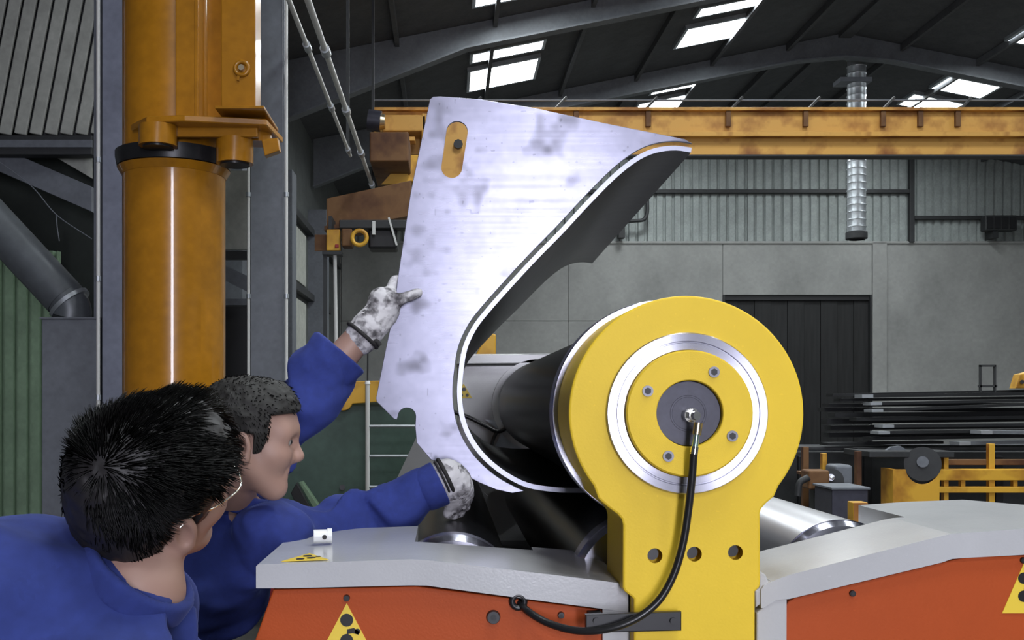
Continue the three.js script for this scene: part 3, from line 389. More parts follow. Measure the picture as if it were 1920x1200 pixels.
// ───────────────────────── plate rolling machine ─────────────────────────
const D0 = 1.9, FR = 1.94, axis = at(1287, 775, D0);          // near face of the bearing housing; near face of the end frame
{
  const t = thing('plate_rolling_machine', 'orange and white plate bending machine with a round yellow bearing housing', 'rolling machine');
  // end frame: white coping with an inclined top, front plates, orange covers
  function coping(rows) {                                      // rows: [front px, top py, bottom py, distance of the back edge]; one solid block per span, mitred together
    const pos = [], q = (a, b, c, d) => pos.push(...a.toArray(), ...b.toArray(), ...c.toArray(), ...a.toArray(), ...c.toArray(), ...d.toArray());
    const P = rows.map(([x, y0, y1, db]) => { const a = at(x, y0, FR), b = at(x, y1, FR); return { ft: a, fb: b, bt: V(a.x, a.y, -db), bb: V(b.x, b.y, -db) }; });
    for (let i = 0; i + 1 < P.length; i++) { const a = P[i], b = P[i + 1]; q(a.fb, b.fb, b.ft, a.ft); q(a.ft, b.ft, b.bt, a.bt); q(a.bt, b.bt, b.bb, a.bb); q(a.bb, b.bb, b.fb, a.fb); }
    const e = P[0], z = P[P.length - 1]; q(e.bb, e.fb, e.ft, e.bt); q(z.fb, z.bb, z.bt, z.ft);
    let g = new THREE.BufferGeometry(); g.setAttribute('position', new THREE.Float32BufferAttribute(pos, 3)); g = toCreasedNormals(g, 0.12); return g;
  }
  const round = (rows) => rows;
  part('end_coping', coping([[480, 1062, 1103, 2.33], [484, 1058, 1103, 2.38], [540, 1056.5, 1103, 2.45], [770, 1048.5, 1097.5, 2.45], [770.5, 1048.5, 1097.5, 2.18], [800, 1050, 1098, 2.18], [1025, 1076.5, 1128, 2.25], [1025.5, 1076.5, 1128, 2.3], [1132, 1089.5, 1142, 2.33], [1172, 1095, 1147, 2.2], [1178, 1101, 1150, 2.18]]), M.white, t);
  part('end_coping', coping([[1427, 1106, 1140, 2.16], [1432, 1098, 1140, 2.2], [1455, 1087, 1125, 2.2], [1480, 1078, 1123, 2.2], [1765, 1005, 1055, 2.2], [1785, 1001, 1048, 2.2], [1812, 999, 1046, 2.2], [1812.5, 999, 1046, 2.45], [1925, 991, 1040, 2.45], [2060, 986, 1036, 2.45], [2200, 984, 1034, 2.2]]), M.white, t);
  const holeL = [[512, 1105.5], [780, 1099.5], [1128, 1144], [1136, 1152], [1138, 1700], [300, 1700]], holeR = [[1473, 1700], [1473, 1138], [1478, 1128], [1490, 1121.5], [1780, 1052], [1815, 1043.5], [2150, 1036], [2150, 1700]];
  part('front_plate', slab([[1130, 1138], [1176, 1146], [1188, 1166], [1190, 1720], [1130, 1720]], FR + 0.002, 0.05), M.white, t);
  part('front_plate', slab([[1446, 1090], [1462, 1088], [1476, 1122], [1474, 1720], [1418, 1720], [1419, 1150], [1434, 1136], [1443, 1118]], FR + 0.002, 0.05, [], 0.003), M.white, t);
  const oL = part('cover_panel', slab(holeL, FR + 0.012, 0.03, [], 0.003), M.orange, t), oR = part('cover_panel', slab(holeR, FR + 0.008, 0.03, [], 0.003), M.orange, t);
  oL.userData.label = 'orange cover panel under the left coping'; oR.userData.label = 'orange cover panel under the right coping';
  const zl = -(FR + 0.045); part('base_frame', [box(at(470, 0, FR).x, at(2150, 0, FR).x, 0, 0.9, zl, -2.4, 0.02), box(at(560, 0, FR).x, at(1120, 0, FR).x, 0.9, 1.1, zl, -2.12), box(at(1480, 0, FR).x, at(2140, 0, FR).x, 0.9, 1.15, zl, -2.12)], M.darkSteel, t);
  const bolt = (p, px, py, r, m = M.boltBlack) => { const d = FR + 0.01, q = at(px, py, d), k = part('bolt', crease(cyl(V(q.x, q.y, -d), V(q.x, q.y, -d + 0.007), r * d / F, r * d / F * 0.85, 20)), m, p); part('socket', cyl(V(q.x, q.y, -d + 0.0071), V(q.x, q.y, -d + 0.0075), r * d / F * 0.45, r * d / F * 0.45, 6), M.black, k); };
  bolt(oL, 650, 1121, 6.5); bolt(oL, 925, 1157, 13.5); bolt(oL, 1052, 1153, 6.5); bolt(oR, 1597, 1112, 6.5); bolt(oR, 1917, 1050, 6.5);
  // warning stickers (triangle with roller pictogram)
  const sticker = (p, cx, top, bot, half, d) => { const s = part('warning_sticker', slab([[cx, top], [cx + half, bot], [cx - half, bot]], d, 0.0012), M.stickerYellow, p), h = bot - top; const dot = (x, y, r) => slab(circle(cx + x * half, top + y * h, r * h, 24), d - 0.0006, 0.0008);
    part('pictogram', [dot(0, 0.30, 0.115), dot(0, 0.66, 0.115), slab([[cx + 0.02 * half, top + 0.46 * h], [cx + 0.24 * half, top + 0.44 * h], [cx + 0.42 * half, top + 0.5 * h], [cx + 0.4 * half, top + 0.56 * h], [cx + 0.2 * half, top + 0.53 * h], [cx, top + 0.55 * h]], d - 0.0006, 0.0008), dot(0.36, 0.5, 0.05)], M.boltBlack, s); };
  sticker(oL, 650, 1131, 1237, 56, FR + 0.0108); sticker(oR, 1920, 1056, 1150, 41, FR + 0.0068);
  // sticker lying on the coping
  { const lay = (g) => g.rotateZ(0.0345).translate(-0.274, at(0, 1054.4, FR).y + 0.0012, 0), sh = new THREE.Shape([[-0.046, -1.957], [0.046, -1.957], [-0.004, -2.05]].map(([x, z]) => new THREE.Vector2(x, z))), s = part('warning_sticker', lay(new THREE.ExtrudeGeometry(sh, { depth: 0.001, bevelEnabled: false }).rotateX(Math.PI / 2)), M.stickerYellow, t); part('pictogram', [[-0.003, -2.012, 0.009], [0.008, -1.985, 0.009], [-0.012, -1.975, 0.008], [0.02, -1.998, 0.005]].map(([x, z, r]) => lay(cyl(V(x, 0, z), V(x, 0.0008, z), r, r, 20))), M.boltBlack, s); }
  // yellow bearing housing
  const h0 = [[1188.5, 1720], [1188.5, 1124], [1184, 1119], [1171, 1109], [1168, 1102], [1168.5, 985], [1166, 974], [1158, 964.5], [1140, 951], [1122, 935]];
  const a0 = Math.atan2(888 - 775, 1099 - 1287) * 180 / Math.PI, ring = arc(1287, 775, 220.5, 142, 398, 110);
  const h1 = [[1452, 931], [1437, 944], [1428, 954], [1425.5, 962], [1426, 1096], [1424, 1102], [1416, 1110], [1415, 1720]];
  const bores = [[1228, 1042], [1302, 1039], [1379, 1036]].map(([x, y]) => circle(x, y, 18, 28));
  const hs = part('bearing_housing', crease(slab([...h0, ...ring, ...h1], D0, 0.19, bores, 0.004), 0.15), M.yellow, t); hs.userData.label = 'yellow round-headed bearing housing';
  for (const [x, y] of [[1228, 1042], [1302, 1039], [1379, 1036]]) { const p = at(x, y, D0); part('bolt_seat', cyl(V(p.x, p.y, -D0 - 0.035), V(p.x, p.y, -D0 - 0.06), 0.0178, 0.0178, 28), M.yellow, hs); part('bolt', crease(cyl(V(p.x - 0.001, p.y + 0.001, -D0 - 0.02), V(p.x - 0.001, p.y + 0.001, -D0 - 0.036), 0.0118, 0.0118, 24)), M.boltBlack, hs); }
  const c = V(axis.x, axis.y, -D0), turnedPart = (n, prof, m, p) => part(n, crease(turned(c, prof), 0.4), m, p, true);
  turnedPart('steel_ring', [[0.151, 0.01], [0.151, -0.008], [0.149, -0.0105], [0.1355, -0.0105], [0.1345, -0.006], [0.1325, -0.006], [0.1315, -0.0105], [0.119, -0.0105], [0.1185, 0.01]], M.steelTurned, hs);
  turnedPart('bearing_cover', [[0.1175, 0.01], [0.1175, -0.024], [0.1145, -0.0275], [0.063, -0.0275], [0.0615, -0.026], [0.0615, 0.005]], M.yellow, hs);
  turnedPart('shaft_end', [[0.061, 0.0], [0.061, -0.012], [0.0595, -0.014], [0.034, -0.014], [0.0335, -0.0145], [0.0305, -0.0145], [0.03, -0.014], [0.0001, -0.014]], M.discBlue, hs);
  for (const a of [-60, 28, 117, 208]) { const r = 0.0885, x = c.x + r * Math.cos(a * Math.PI / 180), y = c.y - r * Math.sin(a * Math.PI / 180), z = c.z + 0.0275; const k = part('cap_screw', crease(cyl(V(x, y, z - 0.012), V(x, y, z + 0.003), 0.0102, 0.0102, 24)), M.screw, hs); part('hex_socket', cyl(V(x, y, z + 0.0031), V(x, y, z + 0.0036), 0.0066, 0.0066, 6), M.black, k); }
  // rolls, all turned about axes running back through the machine
  const roll = (name, label, cx, cy, z0, len, r, band, m, jr, flange) => { const q = V(cx, cy, -z0), b = part(name, crease(turned(q, [[r - 0.004, band], [r, band + 0.004], [r, len - 0.004], [r - 0.004, len], [0.001, len]]), 0.5), m, t); b.userData.label = label;
    part('turned_end', crease(turned(q, [[jr, 0.002], [r - 0.012, 0], [r - 0.002, 0.01], [r + 0.001, 0.016], [r + 0.001, band]]), 0.35), M.steelTurned, b, true); if (flange) part('end_flange', crease(turned(q, [[r - 0.02, -0.004], [flange - 0.002, -0.004], [flange, 0], [flange, 0.05], [r, 0.056]]), 0.35), M.steelTurned, b, true);
    part('journal', crease(turned(q, [[0.001, -0.16], [jr, -0.16], [jr, 0.02]]), 0.5), M.darkSteel, b); part('journal', crease(turned(q, [[jr, len - 0.02], [jr, len + 0.25], [0.001, len + 0.25]]), 0.5), M.darkSteel, b); return b; };
  roll('top_roll', 'long black top roll behind the yellow housing', axis.x, axis.y, 2.1, 2.65, 0.206, 0.1, M.rollBlack, 0.1, 0.232);
  roll('bottom_roll', 'black bottom roll under the bent sheet', axis.x, axis.y - 0.206 - 0.017 - 0.18, 2.22, 2.5, 0.18, 0.07, M.rollBlack, 0.1);
  roll('side_roll', 'black side roll below the lower glove', 0.0145, 1.04, 2.32, 2.4, 0.15, 0.06, M.rollBlack, 0.1);
  roll('side_roll', 'bright steel side roll right of the housing', 0.9, 1.076, 2.3, 2.42, 0.15, 0.012, M.rollSteel, 0.1);
  // far end frame
  const far = part('far_end_frame', slab([[858, 684], [1400, 676], [1400, 1250], [700, 1250], [780, 1100], [860, 1000]], 5.05, 0.4, [], 0.01), M.white, t); part('rim', slab([[862, 664], [1400, 661], [1400, 679], [856, 683]], 5.0, 0.5, [], 0.006), M.white, far);
  { const s = part('warning_sticker', slab([[869, 719], [885, 746], [856, 747]], 5.046, 0.002), M.stickerYellow, far); part('pictogram', [slab(circle(870, 730, 3.6, 18), 5.044, 0.002), slab(circle(865, 741, 3.4, 18), 5.044, 0.002), slab(circle(876, 741, 3, 18), 5.044, 0.002)], M.boltBlack, s); }
  part('journal_collar', crease(turned(V(axis.x, axis.y, -5.0), [[0.226, 0.04], [0.226, 0], [0.2, 0]]), 0.5), M.white, far);
  part('control_cable', tube([at(850, 772, 5.0), at(880, 783, 5.0), at(912, 799, 5.0), at(932, 809, 5.0), at(945, 805, 5.0), at(960, 790, 5.0)], 0.011, 40, 10), M.rubber, far); part('control_cable', tube([at(932, 809, 5.0), at(924, 826, 5.0), at(921, 850, 5.0)], 0.009, 20, 10), M.rubber, far);
  part('bracket_plate', slab([[910, 787], [975, 787], [985, 845], [925, 845], [940, 810]], 5.02, 0.02), M.zinc, far);
  // tie beam under the rolls, carrying both ends
  part('tie_beam', box(0.0, 0.9, 0.15, 0.75, -2.4, -5.05, 0.02), M.darkSteel, t); part('far_base', box(-0.3, 1.5, 0, 0.45, -5.0, -5.5, 0.02), M.darkSteel, t);
  part('oil_tray', box(-0.3, 1.25, 0.8, 0.82, -2.42, -4.9), M.black, t);
  // grease hose with its fittings and bracket
  const f0 = at(1299, 780, 1.88), fz = -1.852; const hose = part('grease_hose', tube([at(1301, 848, 1.838), at(1297, 900, 1.845), at(1290, 962, 1.852), at(1280, 1022, 1.856), at(1262, 1080, 1.858), at(1235, 1126, 1.858), at(1196, 1158, 1.856), at(1145, 1178, 1.86), at(1088, 1183, 1.875), at(1032, 1170, 1.9), at(992, 1148, 1.925), at(972, 1128, 1.96)], 0.0072, 140, 14), M.rubber, t); hose.userData.label = 'thin black grease hose';
  part('union_nut', crease(cyl(V(c.x + 0.001, c.y - 0.003, c.z + 0.01), V(c.x + 0.002, c.y - 0.003, c.z + 0.034), 0.0135, 0.0135, 24)), M.chrome, hose); part('union_nut', crease(cyl(V(c.x + 0.002, c.y - 0.003, c.z + 0.034), V(c.x + 0.003, c.y - 0.004, c.z + 0.052), 0.0115, 0.0115, 6)), M.chrome, hose); part('elbow', crease(cyl(V(c.x + 0.003, c.y - 0.004, c.z + 0.052), V(c.x + 0.004, c.y - 0.004, c.z + 0.066), 0.0085, 0.007, 20)), M.chrome, hose);
  const e1 = at(1309, 793, 1.842), e2 = at(1306, 815, 1.84), e3 = at(1303, 838, 1.839), e4 = at(1301, 852, 1.838); part('elbow', cyl(e1, e2, 0.0085, 0.0085, 6), M.brass, hose); part('ferrule', cyl(e2, e3, 0.0052, 0.0062, 16), mat({ color: lin(0.45, 0.62, 0.58), metalness: 0.9, roughness: 0.25 }), hose); part('ferrule', cyl(e3, e4, 0.0075, 0.0075, 16), M.chrome, hose); part('grommet', new THREE.TorusGeometry(0.012, 0.006, 8, 20).translate(...at(972, 1128, 1.945).toArray()), M.boltBlack, hose);
  const hb = part('hose_bracket', slab([[1098, 1153], [1278, 1147], [1278, 1183], [1098, 1187]], 1.872, 0.014, [], 0.002), M.boltBlack, t); for (const px of [1118, 1262]) { const q = at(px, 1164, 1.87); part('screw', cyl(V(q.x, q.y, -1.872), V(q.x, q.y, -1.866), 0.006, 0.006, 16), M.boltBlack, hb); } part('standoff', slab([[1110, 1158], [1135, 1157], [1135, 1180], [1110, 1181]], 1.886, 0.07), M.boltBlack, hb);
  part('joint_seal', slab([[1166, 1096], [1170, 1112], [1186, 1121], [1189, 1152], [1176, 1150], [1168, 1138], [1165, 1110]], FR + 0.004, 0.03), M.rubber, t);
  part('stop_block', slab([[1424, 1070], [1436, 1078], [1444, 1098], [1438, 1124], [1417, 1140], [1416, 1108], [1424, 1102]], FR + 0.006, 0.12, [], 0.003), M.white, t);
  settle(t);
}
// small white cap lying on the coping
{
  const t = thing('plastic_cap', 'small white plastic cap lying on the white coping by the workers', 'cap'), p = at(603, 1018, 2.18), y = p.y + 0.0145; part('body', crease(new THREE.CylinderGeometry(0.0145, 0.0145, 0.034, 28).rotateZ(Math.PI / 2).rotateY(0.15).translate(p.x, y, p.z)), M.plastic, t); part('collar', crease(new THREE.CylinderGeometry(0.0158, 0.0158, 0.01, 28).rotateZ(Math.PI / 2).rotateY(0.15).translate(p.x + 0.017, y + 0.001, p.z - 0.002)), M.plastic, t); part('bore', new THREE.CylinderGeometry(0.005, 0.005, 0.002, 20).rotateX(Math.PI / 2).translate(p.x + 0.008, y, p.z + 0.0146), M.boltBlack, t); settle(t);
}
// ───────────────────────── the bent sheet and the flat template ─────────────────────────
const edgePx = [[1297, 277], [1270, 273], [1240, 275], [1212, 283], [1185, 298], [1150, 326], [1100, 376], [1050, 430], [1000, 481], [950, 535], [912, 578], [887, 610], [868, 650], [860, 695], [857, 740], [862, 782], [876, 820], [902, 857], [941, 890], [985, 913], [1035, 922], [1080, 924], [1150, 922], [1200, 920]];
const SH0 = 2.62, SH1 = 4.75;
{
  const t = thing('bent_steel_sheet', 'thick dark S-curved steel sheet passing between the rolls', 'steel sheet'), th = 0.0125;
  const cur = new THREE.CatmullRomCurve3(edgePx.map(([x, y]) => { const p = at(x, y, SH0); return V(p.x, p.y, 0); }), false, 'centripetal'), N = 110, P = cur.getSpacedPoints(N);
  const nrm = P.map((p, i) => { const a = P[Math.max(0, i - 1)], b = P[Math.min(N, i + 1)], d = b.clone().sub(a).normalize(); return V(d.y, -d.x, 0); });      // towards the outer (left / lower) side
  const skew = 0.05, pos = [], idx = [], ring = [];
  const inner = (i, k) => V(P[i].x + (k ? skew * (1 - i / N) : 0), P[i].y, k ? -SH1 : -SH0), outer = (i, k) => inner(i, k).addScaledVector(nrm[i], -th);
  const quad = (g, a, b, c2, d) => g.push(...a.toArray(), ...b.toArray(), ...c2.toArray(), ...a.toArray(), ...c2.toArray(), ...d.toArray());
  const body = [], edge = []; for (let i = 0; i < N; i++) { quad(body, inner(i, 0), inner(i + 1, 0), inner(i + 1, 1), inner(i, 1)); quad(body, outer(i, 1), outer(i + 1, 1), outer(i + 1, 0), outer(i, 0)); quad(edge, inner(i, 0), outer(i, 0), outer(i + 1, 0), inner(i + 1, 0)); quad(edge, inner(i, 1), inner(i + 1, 1), outer(i + 1, 1), outer(i, 1)); }
  quad(edge, inner(0, 0), inner(0, 1), outer(0, 1), outer(0, 0)); quad(edge, inner(N, 1), inner(N, 0), outer(N, 0), outer(N, 1));
  const mk = (p) => { const g = new THREE.BufferGeometry(); g.setAttribute('position', new THREE.Float32BufferAttribute(p, 3)); return toCreasedNormals(g, 0.7); };
  part('sheet', mk(body), M.sheetScale, t); const ce = part('cut_edge', mk(edge), M.cutEdge, t); ce.userData.label = 'bright cut edge of the sheet'; settle(t);
  // flat template held against the edge
  const s = thing('flat_steel_template', 'bright flat steel template with a slot, held against the bent sheet', 'template');
  const offs = edgePx.slice(0, 20).map(([x, y], i) => { const p = edgePx[Math.max(0, i - 1)], q = edgePx[i + 1], dx = q[0] - p[0], dy = q[1] - p[1], l = Math.hypot(dx, dy); const side = 8; return [x + dy / l * -side * -1 * -1, y + dx / l * side * -1 * -1]; });
  const side = offs; // outline points just outside the sheet's outer face
  const curve = new THREE.SplineCurve(side.map(([x, y]) => new THREE.Vector2(x, y))).getPoints(90).map((p) => [p.x, p.y]);
  const out = [[812, 181], [826, 180.5], [900, 186], [1000, 202], [1130, 230], [1250, 254], [1284, 261], ...curve, [960, 924.5], [930, 918], [900, 905.5], [868, 889], [836, 870], [808, 862], [781, 830], [778.5, 800], [779.5, 780], ...arc(763, 781, 16.5, -5, -178, 14), [744, 787], [738, 785], [706, 753], [705, 746], [723, 655], [738, 585], [746, 520], [770, 360], [806, 186]];
  const slot = [...arc(857, 247, 21, 188, 368, 14), ...arc(847, 314, 20.5, 8, 188, 14)];
  const g = slab(out, SH0 - 0.012, 0.01, [slot], 0.0012); part('plate', crease(g, 0.15), M.plate, s); settle(s);
}
// ───────────────────────── the two workers ─────────────────────────
// signed-distance bodies meshed with surface nets
const cap = (a, b, ra, rb = ra) => (p) => { const bx = b.x - a.x, by = b.y - a.y, bz = b.z - a.z, px = p.x - a.x, py = p.y - a.y, pz = p.z - a.z, t = Math.max(0, Math.min(1, (px * bx + py * by + pz * bz) / (bx * bx + by * by + bz * bz + 1e-12))); return Math.hypot(px - bx * t, py - by * t, pz - bz * t) - (ra + (rb - ra) * t); };
const ell = (c, r) => (p) => { const x = (p.x - c.x) / r.x, y = (p.y - c.y) / r.y, z = (p.z - c.z) / r.z, k0 = Math.hypot(x, y, z), k1 = Math.hypot(x / r.x, y / r.y, z / r.z); return k1 < 1e-9 ? -Math.min(r.x, r.y, r.z) : k0 * (k0 - 1) / k1; };
const smin = (a, b, k) => { const h = Math.max(k - Math.abs(a - b), 0) / k; return Math.min(a, b) - h * h * k / 4; };
const smax = (a, b, k) => -smin(-a, -b, k);
const blend = (fs, k) => (p) => { let d = fs[0](p); for (let i = 1; i < fs.length; i++) d = smin(d, fs[i](p), k); return d; };
const chain = (pts, rs) => pts.slice(1).map((p, i) => cap(pts[i], p, rs[i], rs[i + 1]));
function nets(f, lo, hi, cell) {
  const nx = Math.ceil((hi.x - lo.x) / cell) + 1, ny = Math.ceil((hi.y - lo.y) / cell) + 1, nz = Math.ceil((hi.z - lo.z) / cell) + 1, q = V(0, 0, 0), vals = new Float32Array(nx * ny * nz), I = (i, j, k) => (k * ny + j) * nx + i;
  for (let k = 0; k < nz; k++) for (let j = 0; j < ny; j++) for (let i = 0; i < nx; i++) { q.set(lo.x + i * cell, lo.y + j * cell, lo.z + k * cell); vals[I(i, j, k)] = f(q); }
  const vid = new Int32Array(nx * ny * nz).fill(-1), pos = [], idx = [];
  const E = [[0, 1], [2, 3], [4, 5], [6, 7], [0, 2], [1, 3], [4, 6], [5, 7], [0, 4], [1, 5], [2, 6], [3, 7]];
  for (let k = 0; k + 1 < nz; k++) for (let j = 0; j + 1 < ny; j++) for (let i = 0; i + 1 < nx; i++) {
    const v = []; let m = 0; for (let c = 0; c < 8; c++) { v[c] = vals[I(i + (c & 1), j + (c >> 1 & 1), k + (c >> 2))]; if (v[c] < 0) m |= 1 << c; } if (m === 0 || m === 255) continue;
    let x = 0, y = 0, z = 0, n = 0; for (const [a, b] of E) if ((v[a] < 0) !== (v[b] < 0)) { const t = v[a] / (v[a] - v[b]); x += (a & 1) + t * ((b & 1) - (a & 1)); y += (a >> 1 & 1) + t * ((b >> 1 & 1) - (a >> 1 & 1)); z += (a >> 2) + t * ((b >> 2) - (a >> 2)); n++; }
    vid[I(i, j, k)] = pos.length / 3; pos.push(lo.x + (i + x / n) * cell, lo.y + (j + y / n) * cell, lo.z + (k + z / n) * cell);
  }
  const quad = (a, b, c, d, flip) => { if (a < 0 || b < 0 || c < 0 || d < 0) return; flip ? idx.push(a, c, b, a, d, c) : idx.push(a, b, c, a, c, d); };
  for (let k = 1; k + 1 < nz; k++) for (let j = 1; j + 1 < ny; j++) for (let i = 1; i + 1 < nx; i++) {
    const s = vals[I(i, j, k)] < 0;
    if (s !== vals[I(i + 1, j, k)] < 0) quad(vid[I(i, j - 1, k - 1)], vid[I(i, j, k - 1)], vid[I(i, j, k)], vid[I(i, j - 1, k)], !s);
    if (s !== vals[I(i, j + 1, k)] < 0) quad(vid[I(i - 1, j, k - 1)], vid[I(i - 1, j, k)], vid[I(i, j, k)], vid[I(i, j, k - 1)], !s);
    if (s !== vals[I(i, j, k + 1)] < 0) quad(vid[I(i - 1, j - 1, k)], vid[I(i, j - 1, k)], vid[I(i, j, k)], vid[I(i - 1, j, k)], !s);
  }
  const g = new THREE.BufferGeometry(), P = new Float32Array(pos), Nn = new Float32Array(pos.length), e = cell * 0.6;
  for (let i = 0; i < P.length; i += 3) {
    const [x, y, z] = [P[i], P[i + 1], P[i + 2]], dx = f(q.set(x + e, y, z)) - f(q.set(x - e, y, z)), dy = f(q.set(x, y + e, z)) - f(q.set(x, y - e, z)), dz = f(q.set(x, y, z + e)) - f(q.set(x, y, z - e)), l = Math.hypot(dx, dy, dz) || 1;
    Nn[i] = dx / l; Nn[i + 1] = dy / l; Nn[i + 2] = dz / l;
  }
  g.setAttribute('position', new THREE.BufferAttribute(P, 3)); g.setAttribute('normal', new THREE.BufferAttribute(Nn, 3)); g.setIndex(idx); return g;
}
function bounds(pts, pad) { const b = new THREE.Box3().setFromPoints(pts).expandByScalar(pad); return [b.min, b.max]; }

// head in its own axes: x forward, y up, z to the person's right
const headParts = () => {
  const L = [ell(V(-0.012, 0.036, 0), V(0.096, 0.084, 0.074)), ell(V(0.03, -0.03, 0), V(0.062, 0.08, 0.058)), ell(V(0.05, 0.045, 0), V(0.045, 0.045, 0.056)), cap(V(0.068, -0.098, -0.012), V(0.068, -0.098, 0.012), 0.02)];
  for (const s of [-1, 1]) L.push(cap(V(-0.005, -0.05, s * 0.055), V(0.062, -0.096, s * 0.014), 0.017, 0.019), ell(V(0.058, -0.022, s * 0.036), V(0.03, 0.026, 0.026)), cap(V(0.083, 0.026, s * 0.012), V(0.07, 0.026, s * 0.046), 0.011, 0.010));
  const base = blend(L, 0.03), nose = blend([cap(V(0.088, 0.018, 0), V(0.111, -0.022, 0), 0.0075, 0.0105), cap(V(0.09, -0.03, -0.012), V(0.09, -0.03, 0.012), 0.010), cap(V(0.104, -0.027, 0), V(0.09, -0.032, 0), 0.010)], 0.012);
  const lips = blend([cap(V(0.084, -0.056, -0.017), V(0.084, -0.056, 0.017), 0.0085), cap(V(0.082, -0.069, -0.015), V(0.082, -0.069, 0.015), 0.0085)], 0.005);
  const ear = (s) => { const a = new THREE.Matrix4().makeRotationZ(0.25).multiply(new THREE.Matrix4().makeRotationY(s * -0.5)).setPosition(-0.016, -0.012, s * 0.076).invert(), q = V(0, 0, 0), o = ell(V(0, 0.004, 0), V(0.021, 0.035, 0.0095)), lobe = ell(V(0.002, -0.024, 0), V(0.011, 0.012, 0.008)), hollow = ell(V(0.003, 0.004, s * 0.009), V(0.010, 0.02, 0.0075)); return (p) => { q.copy(p).applyMatrix4(a); return smax(smin(o(q), lobe(q), 0.01), -hollow(q), 0.004); }; };
  const ears = [ear(-1), ear(1)], sockets = [-1, 1].map((s) => ell(V(0.098, 0.008, s * 0.031), V(0.022, 0.011, 0.016)));
  return (p) => { let d = base(p); for (const s of sockets) d = smax(d, -s(p), 0.014); d = smin(d, nose(p), 0.012); d = smin(d, lips(p), 0.008); for (const e of ears) d = smin(d, e(p), 0.008); return d; };
};
const headSDF = headParts();
function hairSDF(thick, front, spikes) {                       // a cap of hair: grown cranium, cut at the hairline
  const grown = blend([ell(V(-0.014, 0.038, 0), V(0.098 + thick, 0.086 + thick, 0.076 + thick)), ell(V(-0.05, -0.02, 0), V(0.058, 0.07, 0.06 + thick * 0.5)), ell(V(0.045, 0.065, 0), V(0.05 + thick * 0.4, 0.05 + thick, 0.056 + thick * 0.6))], 0.03);
  return (p) => {
    const az = Math.abs(p.z); let line;                        // lowest height the hair reaches at this forward position
    if (p.x > 0.035) line = front + (p.x - 0.035) * 0.2; else if (p.x > 0.005) line = -0.035 + Math.max(0, (p.x - 0.02)) * 3; else if (p.x > -0.038) line = 0.018; else line = -0.085 + Math.max(0, (p.x + 0.075)) * 1.2;
    line += (az < 0.03 ? 0 : 0); const n = noise3(p.x * 90, p.y * 90, p.z * 90) * spikes + noise3(p.x * 35, p.y * 35, p.z * 35) * spikes * 1.3;
    return smax(grown(p) + n, (line - p.y) * 0.7, 0.008);
  };
}
const frame = (pos, fwd, up) => { const x = fwd.clone().normalize(), z = x.clone().cross(up).normalize(), y = z.clone().cross(x).normalize(); return new THREE.Matrix4().makeBasis(x, y, z).setPosition(pos); };
function strands(M4, hair, count, len, whorl, lift, ok, rad = 0.0011) {   // short tapered locks growing from the hair cap
  const pos = [], nor = [], c = V(-0.012, 0.03, 0), e = 0.002; let made = 0, tries = 0;
  while (made < count && tries++ < count * 8) {
    const th = Math.acos(rr(-0.85, 1)), ph = rr(0, Math.PI * 2), dir = V(Math.sin(th) * Math.cos(ph), Math.cos(th), Math.sin(th) * Math.sin(ph)); let a = 0.02, b = 0.2; if (hair(c.clone().addScaledVector(dir, a)) > 0) continue;
    for (let i = 0; i < 16; i++) { const m = (a + b) / 2; hair(c.clone().addScaledVector(dir, m)) < 0 ? a = m : b = m; }
    const p = c.clone().addScaledVector(dir, a - 0.002); if (!ok(p)) continue;
    const n = dir.clone(), away = p.clone().sub(whorl); away.addScaledVector(n, -away.dot(n)).normalize(); { const w = 26, k = 0.55; away.x += k * noise3(p.x * w, p.y * w, p.z * w) + rr(-0.12, 0.12); away.y += k * noise3(p.x * w + 9, p.y * w, p.z * w) + rr(-0.12, 0.12); away.z += k * noise3(p.x * w, p.y * w + 9, p.z * w) + rr(-0.12, 0.12); }
    const l = lift(p), d = away.multiplyScalar(1 - l).addScaledVector(n, l).normalize(), L = len(p) * rr(0.6, 1.3), side = d.clone().cross(n).normalize(), r0 = rad * rr(0.7, 1.6);
    const pts = [0, 0.4, 0.75, 1].map((t) => p.clone().addScaledVector(d, L * t).addScaledVector(n, -L * 0.18 * t * t * (1 - l))), rs = [r0, r0 * 0.9, r0 * 0.6, 0.00015], up = side.clone().cross(d).normalize();
    const ring = pts.map((q, i) => [0, 1, 2].map((k) => { const w = k * 2.094, o = side.clone().multiplyScalar(Math.cos(w)).addScaledVector(up, Math.sin(w)); return [q.clone().addScaledVector(o, rs[i]), o]; }));
    for (let i = 0; i < 3; i++) for (let k = 0; k < 3; k++) { const A = ring[i][k], B = ring[i][(k + 1) % 3], C = ring[i + 1][(k + 1) % 3], D = ring[i + 1][k]; for (const [q, o] of [A, B, C, A, C, D]) { pos.push(q.x, q.y, q.z); nor.push(o.x, o.y, o.z); } }
    made++;
  }
  const g = new THREE.BufferGeometry(); g.setAttribute('position', new THREE.Float32BufferAttribute(pos, 3)); g.setAttribute('normal', new THREE.Float32BufferAttribute(nor, 3)); return g.applyMatrix4(M4);
}
const merged = (gs) => mergeGeometries(gs.map((g) => { g = g.index ? g.toNonIndexed() : g; if (!g.attributes.normal) g.computeVertexNormals(); if (!g.attributes.uv) g.setAttribute('uv', new THREE.BufferAttribute(new Float32Array(g.attributes.position.count * 2), 2)); return g; }));
const inFrame = (f, M4) => { const inv = M4.clone().invert(), q = V(0, 0, 0); return (p) => f(q.copy(p).applyMatrix4(inv)); };
